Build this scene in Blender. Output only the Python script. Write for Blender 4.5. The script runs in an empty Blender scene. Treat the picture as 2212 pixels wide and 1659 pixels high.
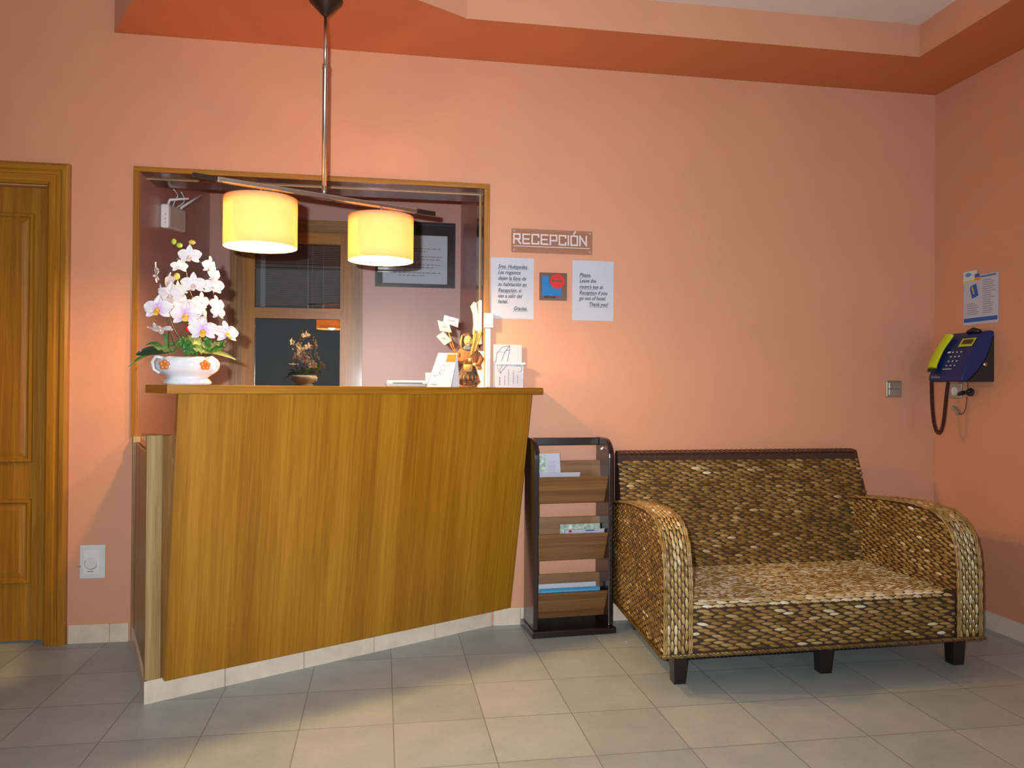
import bpy, math, random
from mathutils import Vector, Matrix
random.seed(7)
S = bpy.context.scene
COL = S.collection
sin, cos, pi = math.sin, math.cos, math.pi

# ------------------------------------------------------------------ materials
def s2l(c):
    return tuple((x/12.92 if x <= .04045 else ((x+.055)/1.055)**2.4) for x in c)
def hexc(h):
    h = h.lstrip('#'); return s2l(tuple(int(h[i:i+2], 16)/255 for i in (0, 2, 4)))

class NT:
    def __init__(s, name):
        s.m = bpy.data.materials.new(name); s.m.use_nodes = True
        s.t = s.m.node_tree; s.t.nodes.clear()
        s.out = s.n('ShaderNodeOutputMaterial'); s.b = s.n('ShaderNodeBsdfPrincipled')
        s.l(s.b.outputs[0], s.out.inputs[0])
    def n(s, typ, **k):
        o = s.t.nodes.new(typ)
        for a, v in k.items(): setattr(o, a, v)
        return o
    def l(s, a, b): s.t.links.new(a, b)
    def math(s, op, a, b=None, c=None):
        o = s.n('ShaderNodeMath', operation=op)
        for i, x in enumerate((a, b, c)):
            if x is None: continue
            if isinstance(x, (int, float)): o.inputs[i].default_value = x
            else: s.l(x, o.inputs[i])
        return o.outputs[0]
    def noise(s, vec, scale, detail=3, rough=.5, dist=0):
        o = s.n('ShaderNodeTexNoise'); o.inputs['Scale'].default_value = scale
        o.inputs['Detail'].default_value = detail; o.inputs['Roughness'].default_value = rough
        o.inputs['Distortion'].default_value = dist
        if vec is not None: s.l(vec, o.inputs['Vector'])
        return o
    def ramp(s, fac, stops):
        o = s.n('ShaderNodeValToRGB'); e = o.color_ramp.elements
        while len(e) > 1: e.remove(e[-1])
        e[0].position = stops[0][0]; e[0].color = (*stops[0][1], 1)
        for p, c in stops[1:]:
            k = e.new(p); k.color = (*c, 1)
        s.l(fac, o.inputs[0]); return o
    def mapping(s, vec, sc):
        o = s.n('ShaderNodeMapping'); o.inputs['Scale'].default_value = sc; s.l(vec, o.inputs[0]); return o.outputs[0]
    def mix(s, fac, a, b, typ='MIX'):
        o = s.n('ShaderNodeMix', data_type='RGBA', blend_type=typ)
        if isinstance(fac, (int, float)): o.inputs[0].default_value = fac
        else: s.l(fac, o.inputs[0])
        for i, x in ((6, a), (7, b)):
            if isinstance(x, tuple): o.inputs[i].default_value = (*x, 1)
            else: s.l(x, o.inputs[i])
        return o.outputs[2]
    def bump(s, h, strength=.2, dist=.002):
        o = s.n('ShaderNodeBump'); o.inputs['Strength'].default_value = strength
        o.inputs['Distance'].default_value = dist; s.l(h, o.inputs['Height']); s.l(o.outputs[0], s.b.inputs['Normal'])
    def set(s, **k):
        for a, v in k.items():
            i = s.b.inputs[a.replace('_', ' ')]
            if isinstance(v, tuple) and len(v) == 3: v = (*v, 1)
            i.default_value = v
        return s

def plain(name, col, rough=.5, metal=0, coat=0, var=.06, scale=30, spec=.5):
    t = NT(name); g = t.n('ShaderNodeNewGeometry')
    no = t.noise(g.outputs['Position'], scale, 2)
    lo = tuple(c*(1-var) for c in col); hi = tuple(min(1, c*(1+var)) for c in col)
    r = t.ramp(no.outputs[0], [(.3, lo), (.7, hi)])
    t.l(r.outputs[0], t.b.inputs['Base Color'])
    t.set(Roughness=rough, Metallic=metal, Coat_Weight=coat)
    t.b.inputs['Specular IOR Level'].default_value = spec
    return t.m

def wall_mat(name, col, rough, coat=0.0, crough=.1):
    t = NT(name); g = t.n('ShaderNodeNewGeometry')
    n1 = t.noise(g.outputs['Position'], 2.2, 4, .6); n2 = t.noise(g.outputs['Position'], 220, 3, .6)
    n3 = t.noise(g.outputs['Position'], 25, 3, .6)
    lo = tuple(c*.96 for c in col); hi = tuple(c*1.04 for c in col)
    r = t.ramp(n1.outputs[0], [(.3, lo), (.7, hi)])
    t.l(r.outputs[0], t.b.inputs['Base Color'])
    t.set(Roughness=rough, Coat_Weight=coat, Coat_Roughness=crough)
    h = t.math('ADD', t.math('MULTIPLY', n2.outputs[0], .5), n3.outputs[0])
    t.bump(h, .18, .0015)
    return t.m

def wood(name, dark, mid, light, strip=0.0, rough=.36, coat=.16, grain=1.0, bands=.4):
    """UV in metres, v runs along the grain."""
    t = NT(name); uv = t.n('ShaderNodeUVMap').outputs[0]
    fine = t.noise(t.mapping(uv, (260*grain, 5, 1)), 1, 4, .65, .3)
    mid_n = t.noise(t.mapping(uv, (45*grain, 1.1, 1)), 1, 4, .6, 1.2)
    wide = t.noise(t.mapping(uv, (9*grain, .35, 1)), 1, 3, .5, .4)
    f = t.math('ADD', t.math('MULTIPLY', fine.outputs[0], .30), t.math('MULTIPLY', mid_n.outputs[0], .42))
    f = t.math('ADD', f, t.math('MULTIPLY', wide.outputs[0], .28))
    if strip:
        sx = t.n('ShaderNodeSeparateXYZ'); t.l(uv, sx.inputs[0])
        k = t.math('FLOOR', t.math('DIVIDE', sx.outputs[0], strip))
        wn = t.n('ShaderNodeTexWhiteNoise', noise_dimensions='1D'); t.l(k, wn.inputs['W'])
        f = t.math('ADD', f, t.math('MULTIPLY', t.math('SUBTRACT', wn.outputs[0], .5), bands*.3))
    r = t.ramp(f, [(.30, dark), (.48, mid), (.68, light)])
    t.l(r.outputs[0], t.b.inputs['Base Color'])
    t.set(Roughness=rough, Coat_Weight=coat, Coat_Roughness=.12)
    t.bump(fine.outputs[0], .08, .001)
    return t.m

def tile_mat():
    t = NT('floor_tile'); g = t.n('ShaderNodeNewGeometry'); sx = t.n('ShaderNodeSeparateXYZ')
    t.l(g.outputs['Position'], sx.inputs[0])
    u = t.math('DIVIDE', t.math('SUBTRACT', sx.outputs[0], .045-.308*40), .308)
    v = t.math('DIVIDE', t.math('ADD', sx.outputs[1], .400+.320*40), .320)
    def edge(a):
        f = t.math('FRACT', a); return t.math('MINIMUM', f, t.math('SUBTRACT', 1, f))
    eu, ev = t.math('MULTIPLY', edge(u), .308), t.math('MULTIPLY', edge(v), .320)
    d = t.math('MINIMUM', eu, ev)
    gr = t.n('ShaderNodeMapRange'); t.l(d, gr.inputs[0]); gr.inputs[1].default_value = .0008; gr.inputs[2].default_value = .0026
    cb = t.n('ShaderNodeCombineXYZ'); t.l(t.math('FLOOR', u), cb.inputs[0]); t.l(t.math('FLOOR', v), cb.inputs[1])
    wn = t.n('ShaderNodeTexWhiteNoise'); t.l(cb.outputs[0], wn.inputs['Vector'])
    n1 = t.noise(g.outputs['Position'], 7, 5, .6); n2 = t.noise(g.outputs['Position'], 60, 3, .6)
    f = t.math('ADD', t.math('MULTIPLY', n1.outputs[0], .5), t.math('MULTIPLY', n2.outputs[0], .2))
    f = t.math('ADD', f, t.math('MULTIPLY', wn.outputs[0], .22))
    r = t.ramp(f, [(.25, hexc('8f9997')), (.5, hexc('a0a9a6')), (.75, hexc('b0b7b2'))])
    c = t.mix(gr.outputs[0], hexc('7b7a73'), r.outputs[0])
    t.l(c, t.b.inputs['Base Color'])
    t.set(Roughness=.38); t.b.inputs['Specular IOR Level'].default_value = .4
    t.bump(t.math('ADD', gr.outputs[0], t.math('MULTIPLY', n2.outputs[0], .08)), .35, .0012)
    return t.m

def skirting_mat():
    t = NT('skirting_tile'); g = t.n('ShaderNodeNewGeometry')
    n1 = t.noise(g.outputs['Position'], 12, 4, .6)
    r = t.ramp(n1.outputs[0], [(.3, hexc('c9bba8')), (.7, hexc('ddd0be'))])
    t.l(r.outputs[0], t.b.inputs['Base Color']); t.set(Roughness=.3); return t.m

def weave_mat():
    t = NT('woven_hyacinth'); uv = t.n('ShaderNodeUVMap').outputs[0]
    sx = t.n('ShaderNodeSeparateXYZ'); t.l(uv, sx.inputs[0])
    g = t.n('ShaderNodeNewGeometry')
    n = t.noise(g.outputs['Position'], 6, 3, .6)
    f = t.math('ADD', t.math('MULTIPLY', sx.outputs[0], .7), t.math('MULTIPLY', n.outputs[0], .45))
    r = t.ramp(f, [(.18, hexc('402b10')), (.36, hexc('69501f')), (.55, hexc('8a6d38')), (.74, hexc('a68e5a')), (.9, hexc('c8b994')), (1.0, hexc('dbd4c4'))])
    t.l(r.outputs[0], t.b.inputs['Base Color'])
    fib = t.noise(t.mapping(uv, (40, 4, 1)), 1, 2)
    t.set(Roughness=.3, Coat_Weight=.35, Coat_Roughness=.18); t.bump(fib.outputs[0], .25, .001)
    return t.m

def emit(name, col, strength):
    t = NT(name); t.set(Base_Color=col, Emission_Color=col); t.b.inputs['Emission Strength'].default_value = strength
    return t.m

def shade_mat():
    t = NT('shade_fabric'); uv = t.n('ShaderNodeUVMap').outputs[0]
    n = t.noise(t.mapping(uv, (60, 900, 1)), 1, 2)
    r = t.ramp(n.outputs[0], [(.2, (.80, .60, .34)), (.8, (.93, .74, .46))])
    d = t.n('ShaderNodeBsdfDiffuse'); tr = t.n('ShaderNodeBsdfTranslucent')
    t.l(r.outputs[0], d.inputs[0]); t.l(t.mix(1.0, r.outputs[0], (.76, .65, .54), 'MULTIPLY'), tr.inputs[0])
    mx = t.n('ShaderNodeMixShader'); mx.inputs[0].default_value = .5
    t.l(d.outputs[0], mx.inputs[1]); t.l(tr.outputs[0], mx.inputs[2]); t.l(mx.outputs[0], t.out.inputs[0])
    return t.m

def glass_mat(name, tint=(1, 1, 1), rough=.0, mixf=.12):
    """thin pane: mostly clear, fresnel mirror on top"""
    t = NT(name); tr = t.n('ShaderNodeBsdfTransparent'); tr.inputs[0].default_value = (*tint, 1)
    gl = t.n('ShaderNodeBsdfGlossy'); gl.inputs['Roughness'].default_value = rough
    fr = t.n('ShaderNodeFresnel'); fr.inputs[0].default_value = 1.5
    mx = t.n('ShaderNodeMixShader'); t.l(t.math('MULTIPLY_ADD', fr.outputs[0], 1.6, mixf), mx.inputs[0])
    t.l(tr.outputs[0], mx.inputs[1]); t.l(gl.outputs[0], mx.inputs[2]); t.l(mx.outputs[0], t.out.inputs[0])
    return t.m

def petal_mat():
    t = NT('orchid_petal'); uv = t.n('ShaderNodeUVMap').outputs[0]
    sx = t.n('ShaderNodeSeparateXYZ'); t.l(uv, sx.inputs[0])
    r = t.ramp(sx.outputs[0], [(0, hexc('b77ad0')), (.28, hexc('cdb2d6')), (.5, hexc('d8d2dc')), (1, hexc('dcd8d8'))])
    t.l(r.outputs[0], t.b.inputs['Base Color']); t.set(Roughness=.55)
    t.b.inputs['Subsurface Weight'].default_value = 0
    return t.m

M = {}
M['wall'] = wall_mat('salmon_paint', (.60, .294, .176), .5, .12, .3)
M['alcove'] = wall_mat('dimmed_salmon_satin', (.40, .212, .178), .40, .75, .40)  # same salmon paint, its colour darkened to dim the office walls
M['ceil'] = wall_mat('white_ceiling_paint', hexc('e0d6ce'), .9)
M['soffit'] = wall_mat('bounce_tinted_paint', (.53, .165, .058), .6, .08, .3)  # soffit underside, with the warm bounce light painted into its colour
M['oak'] = wood('oak', hexc('70440c'), hexc('94620f'), hexc('b4842c'))
M['oakp'] = wood('oak_veneer', hexc('764604'), hexc('92620b'), hexc('ab7d22'), strip=.062, rough=.38, coat=.2, bands=.35)
M['oakd'] = wood('dark_oak', hexc('5a3a16'), hexc('7d5a2a'), hexc('9b7a44'))
M['oakg'] = wood('greyed_oak', hexc('6c5232'), hexc('94794c'), hexc('b39c6c'), coat=.05, rough=.45)
M['lining'] = wood('varnished_brown_board', hexc('3a1406'), hexc('4e1d0a'), hexc('662a10'), rough=.2, coat=.45)
M['rackd'] = wood('black_brown_wood', hexc('120807'), hexc('1d0f0d'), hexc('2a1614'), rough=.25, coat=.4)
M['rackb'] = wood('brown_slat_wood', hexc('573c1e'), hexc('745230'), hexc('8e6a42'), rough=.45, coat=.1, strip=.03, bands=.5)
M['tile'] = tile_mat(); M['skirt'] = skirting_mat()
M['weave'] = weave_mat()
M['wbase'] = plain('woven_dark_base', hexc('3a2416'), .6, var=.3, scale=80)
M['wcap'] = plain('woven_brown_edge', hexc('4c2a18'), .5, var=.35, scale=120)
M['legd'] = plain('dark_wood_leg', hexc('170d0b'), .3, coat=.3)
M['white'] = plain('white_plastic', (.70, .71, .72), .35, var=.02)
M['plate'] = plain('pale_plastic', (.62, .66, .66), .35, var=.03)
M['paper'] = plain('white_paper', (.47, .51, .60), .6, var=.015, scale=8)
M['paperw'] = plain('cream_card', (.66, .62, .50), .6, var=.02)
M['ink'] = plain('black_ink', (.02, .02, .025), .6)
M['greyink'] = plain('grey_ink', (.22, .22, .24), .6)
M['blueink'] = plain('blue_print', (.02, .10, .42), .5)
M['skyink'] = plain('sky_blue_print', (.05, .32, .62), .5)
M['orange'] = plain('orange_print', (.85, .20, .02), .4)
M['red'] = plain('red_print', (.58, .008, .006), .45)
M['cyan'] = plain('blue_acrylic', (.0, .15, .44), .4)
M['plaque'] = plain('smoked_acrylic', (.13, .075, .06), .2)
M['steel'] = plain('brushed_steel', (.62, .60, .56), .28, metal=1)
M['silver'] = plain('silver_plastic', (.42, .40, .34), .25, metal=.7)
M['canopy'] = plain('bronze_metal', (.05, .03, .02), .35, metal=.6)
M['black'] = plain('black_plastic', (.012, .012, .015), .35)
M['frameb'] = plain('black_frame', (.012, .012, .016), .3)
M['navy'] = plain('navy_plastic', (.002, .018, .125), .38)
M['lime'] = plain('lime_plastic', (.50, .62, .01), .35)
M['screen'] = plain('dark_display', (.06, .04, .015), .15)
M['cord'] = plain('maroon_cord', (.045, .010, .008), .4)
M['shade'] = shade_mat()
M['porcelain'] = plain('white_porcelain', (.66, .72, .80), .15, var=.01)
M['petal'] = petal_mat()
M['lip'] = plain('yellow_lip', (.75, .42, .04), .5, var=.3, scale=200)
M['lipw'] = plain('pale_lip', (.62, .50, .46), .5, var=.2, scale=150)
M['budg'] = plain('green_bud', (.34, .48, .05), .5)
M['budy'] = plain('yellow_bud', (.55, .42, .08), .5)
M['leaf'] = plain('green_leaf', (.035, .14, .025), .4, var=.4, scale=60)
M['leafd'] = plain('dark_leaf', (.008, .03, .014), .3)
M['leafy'] = plain('olive_leaf', (.16, .20, .05), .5)
M['stem'] = plain('dark_stem', (.02, .012, .015), .5)
M['glass'] = glass_mat('window_glass', (.9, .9, .9), 0, .10)
M['picglass'] = glass_mat('picture_glass', (1, 1, 1), 0, .0)
M['acryl'] = glass_mat('clear_acrylic', (.93, .90, .88), .02, .03)
M['unlit'] = plain('unlit_space_dark', (.045, .046, .05), .9)  # darkness beyond the office window, put into a colour
M['slat'] = plain('aluminium_slat', (.34, .27, .25), .5)
M['tape'] = plain('grey_tape', (.34, .37, .39), .6)
M['frost'] = plain('frosted_lettering', (.62, .56, .55), .5)
M['skin'] = plain('doll_skin', (.62, .40, .14), .45)
M['hair'] = plain('doll_hair', (.07, .045, .03), .8, var=.5, scale=400)
M['knit'] = plain('brown_knit', (.30, .11, .04), .9, var=.55, scale=420)
M['plaid'] = plain('brown_plaid', (.10, .06, .04), .9, var=.7, scale=300)
M['straw'] = plain('straw', (.55, .30, .07), .7, var=.3, scale=250)
M['acc'] = plain('copper_plastic', (.55, .18, .04), .3)
M['laptop'] = plain('grey_blue_plastic', (.09, .11, .15), .4)

# ------------------------------------------------------------------ geometry
class MB:
    def __init__(s): s.v = []; s.f = []; s.m = []; s.sm = []; s.uv = []
    def add(s, vs, fs, mi=0, smooth=False, uvs=None):
        o = len(s.v); s.v += [tuple(p) for p in vs]
        for k, f in enumerate(fs):
            s.f.append([i+o for i in f]); s.m.append(mi); s.sm.append(smooth)
            s.uv.append([uvs[i] for i in f] if uvs else None)
        return s
    def box(s, a, b, mi=0, xf=None, smooth=False):
        x0, y0, z0 = a; x1, y1, z1 = b
        vs = [(x0,y0,z0),(x1,y0,z0),(x1,y1,z0),(x0,y1,z0),(x0,y0,z1),(x1,y0,z1),(x1,y1,z1),(x0,y1,z1)]
        if xf: vs = [xf(Vector(p)) for p in vs]
        return s.add(vs, [(0,3,2,1),(4,5,6,7),(0,1,5,4),(1,2,6,5),(2,3,7,6),(3,0,4,7)], mi, smooth)
    def prism(s, poly, off, mi=0, smooth=False):
        """poly: list of 3D points (planar), off: extrusion vector"""
        n = len(poly); off = Vector(off); P = [Vector(p) for p in poly]
        vs = P+[p+off for p in P]
        fs = [tuple(range(n))[::-1], tuple(range(n, 2*n))]
        fs += [(i, (i+1) % n, n+(i+1) % n, n+i) for i in range(n)]
        nrm = Vector((0, 0, 0))
        for i in range(n): nrm += P[i].cross(P[(i+1) % n])
        if nrm.dot(off) < 0: fs = [f[::-1] for f in fs]
        return s.add(vs, fs, mi, smooth)
    def grid(s, fn, nu, nv, mi=0, smooth=True, closeu=False, uvfn=None):
        vs = []; uvs = []
        for j in range(nv+1):
            for i in range(nu+(0 if closeu else 1)):
                vs.append(fn(i/nu, j/nv)); uvs.append(uvfn(i/nu, j/nv) if uvfn else None)
        w = nu if closeu else nu+1; fs = []
        for j in range(nv):
            for i in range(nu):
                a = j*w+i; b = j*w+(i+1) % w
                fs.append((a, b, b+w, a+w))
        return s.add(vs, fs, mi, smooth, uvs if uvfn else None)
    def lathe(s, prof, c=(0, 0, 0), seg=24, mi=0, smooth=True, cap=True, rf=None):
        c = Vector(c); vs = []
        for r, z in prof:
            for i in range(seg):
                a = 2*pi*i/seg; k = rf(a) if rf else 1
                vs.append(c+Vector((r*k*cos(a), r*k*sin(a), z)))
        fs = []; n = len(prof)
        for j in range(n-1):
            for i in range(seg): fs.append((j*seg+i, j*seg+(i+1) % seg, (j+1)*seg+(i+1) % seg, (j+1)*seg+i))
        if cap:
            fs.append(tuple(range(seg))[::-1]); fs.append(tuple((n-1)*seg+i for i in range(seg)))
        return s.add(vs, fs, mi, smooth)
    def tube(s, path, r, seg=8, mi=0, smooth=True):
        P = [Vector(p) for p in path]; n = len(P); vs = []
        rr = r if isinstance(r, (list, tuple)) else [r]*n
        up = Vector((0, 0, 1)); prev = None
        for i in range(n):
            t = (P[min(i+1, n-1)]-P[max(i-1, 0)]).normalized()
            if prev is None:
                a = t.cross(up)
                if a.length < .05: a = t.cross(Vector((1, 0, 0)))
            else: a = prev-t*prev.dot(t)
            a.normalize(); prev = a; b = t.cross(a)
            for k in range(seg):
                g = 2*pi*k/seg; vs.append(P[i]+(a*cos(g)+b*sin(g))*rr[i])
        fs = []
        for i in range(n-1):
            for k in range(seg): fs.append((i*seg+k, i*seg+(k+1) % seg, (i+1)*seg+(k+1) % seg, (i+1)*seg+k))
        fs.append(tuple(range(seg))[::-1]); fs.append(tuple((n-1)*seg+k for k in range(seg)))
        return s.add(vs, fs, mi, smooth)
    def ball(s, c, r, seg=12, rings=8, mi=0, rot=None):
        c = Vector(c); r = (r, r, r) if isinstance(r, (int, float)) else r
        def fn(u, v):
            a = 2*pi*u; b = pi*v-pi/2
            p = Vector((r[0]*cos(b)*cos(a), r[1]*cos(b)*sin(a), r[2]*sin(b)))
            if rot: p = rot @ p
            return c+p
        return s.grid(fn, seg, rings, mi, True, True)
    def build(s, name, mat, parent=None, grain=(0, 0, 1), bevel=0, loc=None, autosmooth=None):
        me = bpy.data.meshes.new(name); me.from_pydata(s.v, [], s.f); me.update()
        mats = mat if isinstance(mat, (list, tuple)) else [mat]
        for x in mats: me.materials.append(M[x] if isinstance(x, str) else x)
        me.polygons.foreach_set('material_index', s.m); me.polygons.foreach_set('use_smooth', s.sm)
        uvl = me.uv_layers.new(name='UVMap').data; g = Vector(grain).normalized()
        for p in me.polygons:
            pre = s.uv[p.index]
            if pre:
                for li, q in zip(p.loop_indices, pre): uvl[li].uv = q
                continue
            n = p.normal; gg = g; u = n.cross(gg)
            if u.length < .3: gg = Vector((1, 0, 0)) if abs(g.x) < .7 else Vector((0, 1, 0)); u = n.cross(gg)
            u.normalize(); w = u.cross(n)
            for li in p.loop_indices:
                q = Vector(s.v[me.loops[li].vertex_index]); uvl[li].uv = (q.dot(u), q.dot(w))
        o = bpy.data.objects.new(name, me); COL.objects.link(o)
        if parent: o.parent = parent
        if loc: o.location = loc
        if bevel:
            b = o.modifiers.new('bevel', 'BEVEL'); b.width = bevel; b.segments = 2; b.limit_method = 'ANGLE'
        return o

def thing(name, label, cat, loc=(0, 0, 0), rotz=0, group=None):
    o = bpy.data.objects.new(name, None); COL.objects.link(o); o.empty_display_size = .05
    o.location = loc; o.rotation_euler = (0, 0, rotz); o['label'] = label; o['category'] = cat
    if group: o['group'] = group
    return o
def tag(o, label, cat, group=None):
    o['label'] = label; o['category'] = cat
    if group: o['group'] = group
    return o
def struct(o): o['kind'] = 'structure'; return o
def bx(*boxes):
    m = MB()
    for a, b in boxes: m.box(a, b)
    return m

_fonts = {}
def text_mesh(name, body, size, mat, parent, loc, rot=(pi/2, 0, 0), shear=0, spacing=1.0, align='LEFT', wscale=1.0, line=1.0, bold=0, extra=None):
    cu = bpy.data.curves.new(name, 'FONT'); cu.body = body; cu.size = size; cu.shear = shear
    cu.align_x = align; cu.space_line = line; cu.space_character = spacing; cu.resolution_u = 3; cu.offset = bold
    tmp = bpy.data.objects.new(name, cu); COL.objects.link(tmp); bpy.context.view_layer.update()
    me = bpy.data.meshes.new_from_object(tmp.evaluated_get(bpy.context.evaluated_depsgraph_get()))
    bpy.data.objects.remove(tmp); me.name = name
    for v in me.vertices: v.co.x *= wscale
    me.materials.clear(); me.materials.append(M[mat])
    o = bpy.data.objects.new(name, me); COL.objects.link(o); o.location = loc; o.rotation_euler = rot
    if parent: o.parent = parent
    return o

# ------------------------------------------------------------------ room
XL, XR = -3.3, 2.873; ZC = 2.849; ZS = 2.699; YB = -5.2; TH = .26
ox0, ox1, oz1 = -1.073, .472, 2.085          # service hatch
dx0, dx1, dz = -2.26, -1.45, 2.003           # doorway
struct(bx(((XL-.1, YB, -.06), (XR+.1, 1.7, 0))).build('floor', 'tile'))
struct(bx(((XL, 0, 0), (dx0, TH, ZC)), ((dx0, 0, dz), (dx1, TH, ZC)), ((dx1, 0, 0), (ox0-.1, TH, ZC)), ((ox0-.1, 0, 0), (ox0, .002, ZC)),
          ((ox0, 0, oz1+.012), (ox1, TH, ZC)), ((ox1, 0, 0), (XR, TH, ZC)), ((ox0, 0, 0), (ox1, .12, .80))).build('wall_back', 'wall'))
struct(bx(((XR, YB, 0), (XR+.1, TH, ZC))).build('wall_right', 'wall'))
struct(bx(((XL-.1, YB, 0), (XL, TH, ZC))).build('wall_left', 'wall'))
struct(bx(((XL-.1, YB, ZC), (XR+.1, 1.7, ZC+.05))).build('ceiling', 'ceil'))
# office behind the hatch
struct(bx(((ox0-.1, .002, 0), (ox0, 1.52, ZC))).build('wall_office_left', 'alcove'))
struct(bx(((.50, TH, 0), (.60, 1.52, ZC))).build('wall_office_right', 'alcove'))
# window opening in the office's far wall
wx0, wx1, wz0, wz1 = -.86, -.21, .85, 2.10
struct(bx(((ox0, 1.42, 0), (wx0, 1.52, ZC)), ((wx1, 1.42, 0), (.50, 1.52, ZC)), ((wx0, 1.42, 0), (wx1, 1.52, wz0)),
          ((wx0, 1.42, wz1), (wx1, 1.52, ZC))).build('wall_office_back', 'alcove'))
struct(bx(((ox0, TH, 2.62), (.50, 1.42, 2.66))).build('ceiling_office', 'ceil'))
# dropped soffit with its pointed end over the counter
SP = [(-1.187, 0), (-.665, -1.0), (.341, -.411), (2.470, -.411), (2.463, YB), (XR, YB), (XR, 0)]
m = MB(); m.prism([(x, y, ZS) for x, y in SP], (0, 0, ZC-ZS))
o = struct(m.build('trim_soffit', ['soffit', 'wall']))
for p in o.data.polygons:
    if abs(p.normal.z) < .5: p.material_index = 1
# skirting tiles
def skirt(name, p0, p1, nrm, first, step, h=.0816, th=.009):
    m = MB(); p0 = Vector((*p0, 0)); p1 = Vector((*p1, 0)); d = p1-p0; L = d.length; d.normalize(); n = Vector((*nrm, 0)).normalized()
    cuts = [0]; x = first
    while x < L-.01: cuts.append(x); x += step
    cuts.append(L)
    for a, b in zip(cuts[:-1], cuts[1:]):
        a2, b2 = a+.001, b-.001
        poly = [p0+d*a2, p0+d*b2, p0+d*b2+n*th, p0+d*a2+n*th]
        m.prism(poly, (0, 0, h))
        if b < L: m.prism([p0+d*(b-.001), p0+d*(b+.001), p0+d*(b+.001)+n*(th-.003), p0+d*(b-.001)+n*(th-.003)], (0, 0, h-.003), 1)
    return m.build(name, ['skirt', 'greyink'])
struct(skirt('baseboard_back', (-1.349, 0), (-1.10, 0), (0, -1), .17, .31))
struct(skirt('baseboard_back_right', (.53, 0), (XR, 0), (0, -1), .13, .31))
struct(skirt('baseboard_right', (XR, -.009), (XR, YB), (-1, 0), .3, .31))
struct(skirt('baseboard_back_left', (XL, 0), (-2.36, 0), (0, -1), .3, .31))

# ------------------------------------------------------------------ door
def door_casing():
    m = MB()
    prof = [(0, 0), (0, -.022), (.012, -.030), (.030, -.030), (.036, -.024), (.048, -.024), (.054, -.032), (.080, -.030), (.092, -.018), (.094, 0)]
    # right jamb (profile runs from the outer edge inwards)
    X = -1.356
    def seg(f0, f1, grain):
        n = len(prof); vs = [f0(a, y) for a, y in prof]+[f1(a, y) for a, y in prof]
        fs = [(i, i+1, n+i+1, n+i) for i in range(n-1)]+[tuple(range(n)), tuple(range(2*n-1, n-1, -1))]
        mm = MB(); mm.add(vs, fs); return mm, grain
    top = 2.10
    L = -2.355
    a, g = seg(lambda a, y: (X-a, y, 0), lambda a, y: (X-a, y, top-a), (0, 0, 1)); j1 = a
    b, g = seg(lambda a, y: (L+a, y, 0), lambda a, y: (L+a, y, top-a), (0, 0, 1))
    c, g = seg(lambda a, y: (X-a, y, top-a), lambda a, y: (L+a, y, top-a), (1, 0, 0))
    return a, b, c
d = bpy.data.objects.new('door_1', None); COL.objects.link(d); d['kind'] = 'structure'
a, b, c = door_casing()
a.build('door_jamb', 'oak', d); b.build('door_jamb', 'oak', d); c.build('door_head', 'oak', d, grain=(1, 0, 0))
bx(((dx1, .0, .0), (dx1+.0001, .2, dz))).build('door_stop', 'oak', d)
m = MB(); y0 = .03
m.box((dx0+.003, y0, .012), (dx1-.003, y0+.035, dz-.003)); leaf = m.build('door_leaf', 'oak', d)
def door_panel(x0, x1, z0, z1):
    m = MB(); bw = .048
    o_ = [(x0, y0-.001, z0), (x1, y0-.001, z0), (x1, y0-.001, z1), (x0, y0-.001, z1)]
    def ring(i, y): return [(x0+i, y, z0+i), (x1-i, y, z0+i), (x1-i, y, z1-i), (x0+i, y, z1-i)]
    R = [ring(0, y0-.001), ring(.004, y0-.012), ring(.014, y0-.012), ring(.021, y0-.003), ring(.026, y0-.003), ring(bw, y0-.007)]
    vs = sum(R, []); fs = []
    for k in range(len(R)-1):
        for i in range(4): fs.append((4*k+i, 4*k+(i+1) % 4, 4*k+4+(i+1) % 4, 4*k+4+i))
    fs.append(tuple(4*(len(R)-1)+i for i in range(4))); m.add(vs, fs)
    return m.build('door_panel', 'oak', d)
door_panel(-2.19, -1.515, .792, 1.885); door_panel(-2.19, -1.515, .262, .632)

# ------------------------------------------------------------------ hatch frame
w = bpy.data.objects.new('window_1', None); COL.objects.link(w); w['kind'] = 'structure'
bx(((-1.099, -.012, oz1), (.499, 0, 2.108))).build('frame_head', 'oak', w, grain=(1, 0, 0), bevel=.002)
bx(((-1.099, -.012, .905), (ox0, 0, oz1))).build('frame_jamb', 'oak', w, bevel=.002)
bx(((ox1, -.012, 1.14), (.499, 0, oz1))).build('frame_jamb', 'oak', w, bevel=.002)
bx(((ox0, .0, oz1-.001), (ox1, TH+.005, oz1+.011))).build('head_lining', 'lining', w, grain=(1, 0, 0))
bx(((ox1-.004, .0, 1.14), (ox1+.0, TH, oz1-.001))).build('side_lining', 'lining', w)
bx(((ox0, .10, oz1-.007), (ox1, .106, oz1-.001))).build('track', 'oakg', w, grain=(1, 0, 0))
bx(((ox1-.010, .10, 1.14), (ox1-.004, .106, oz1-.007))).build('track', 'oakg', w)

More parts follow.
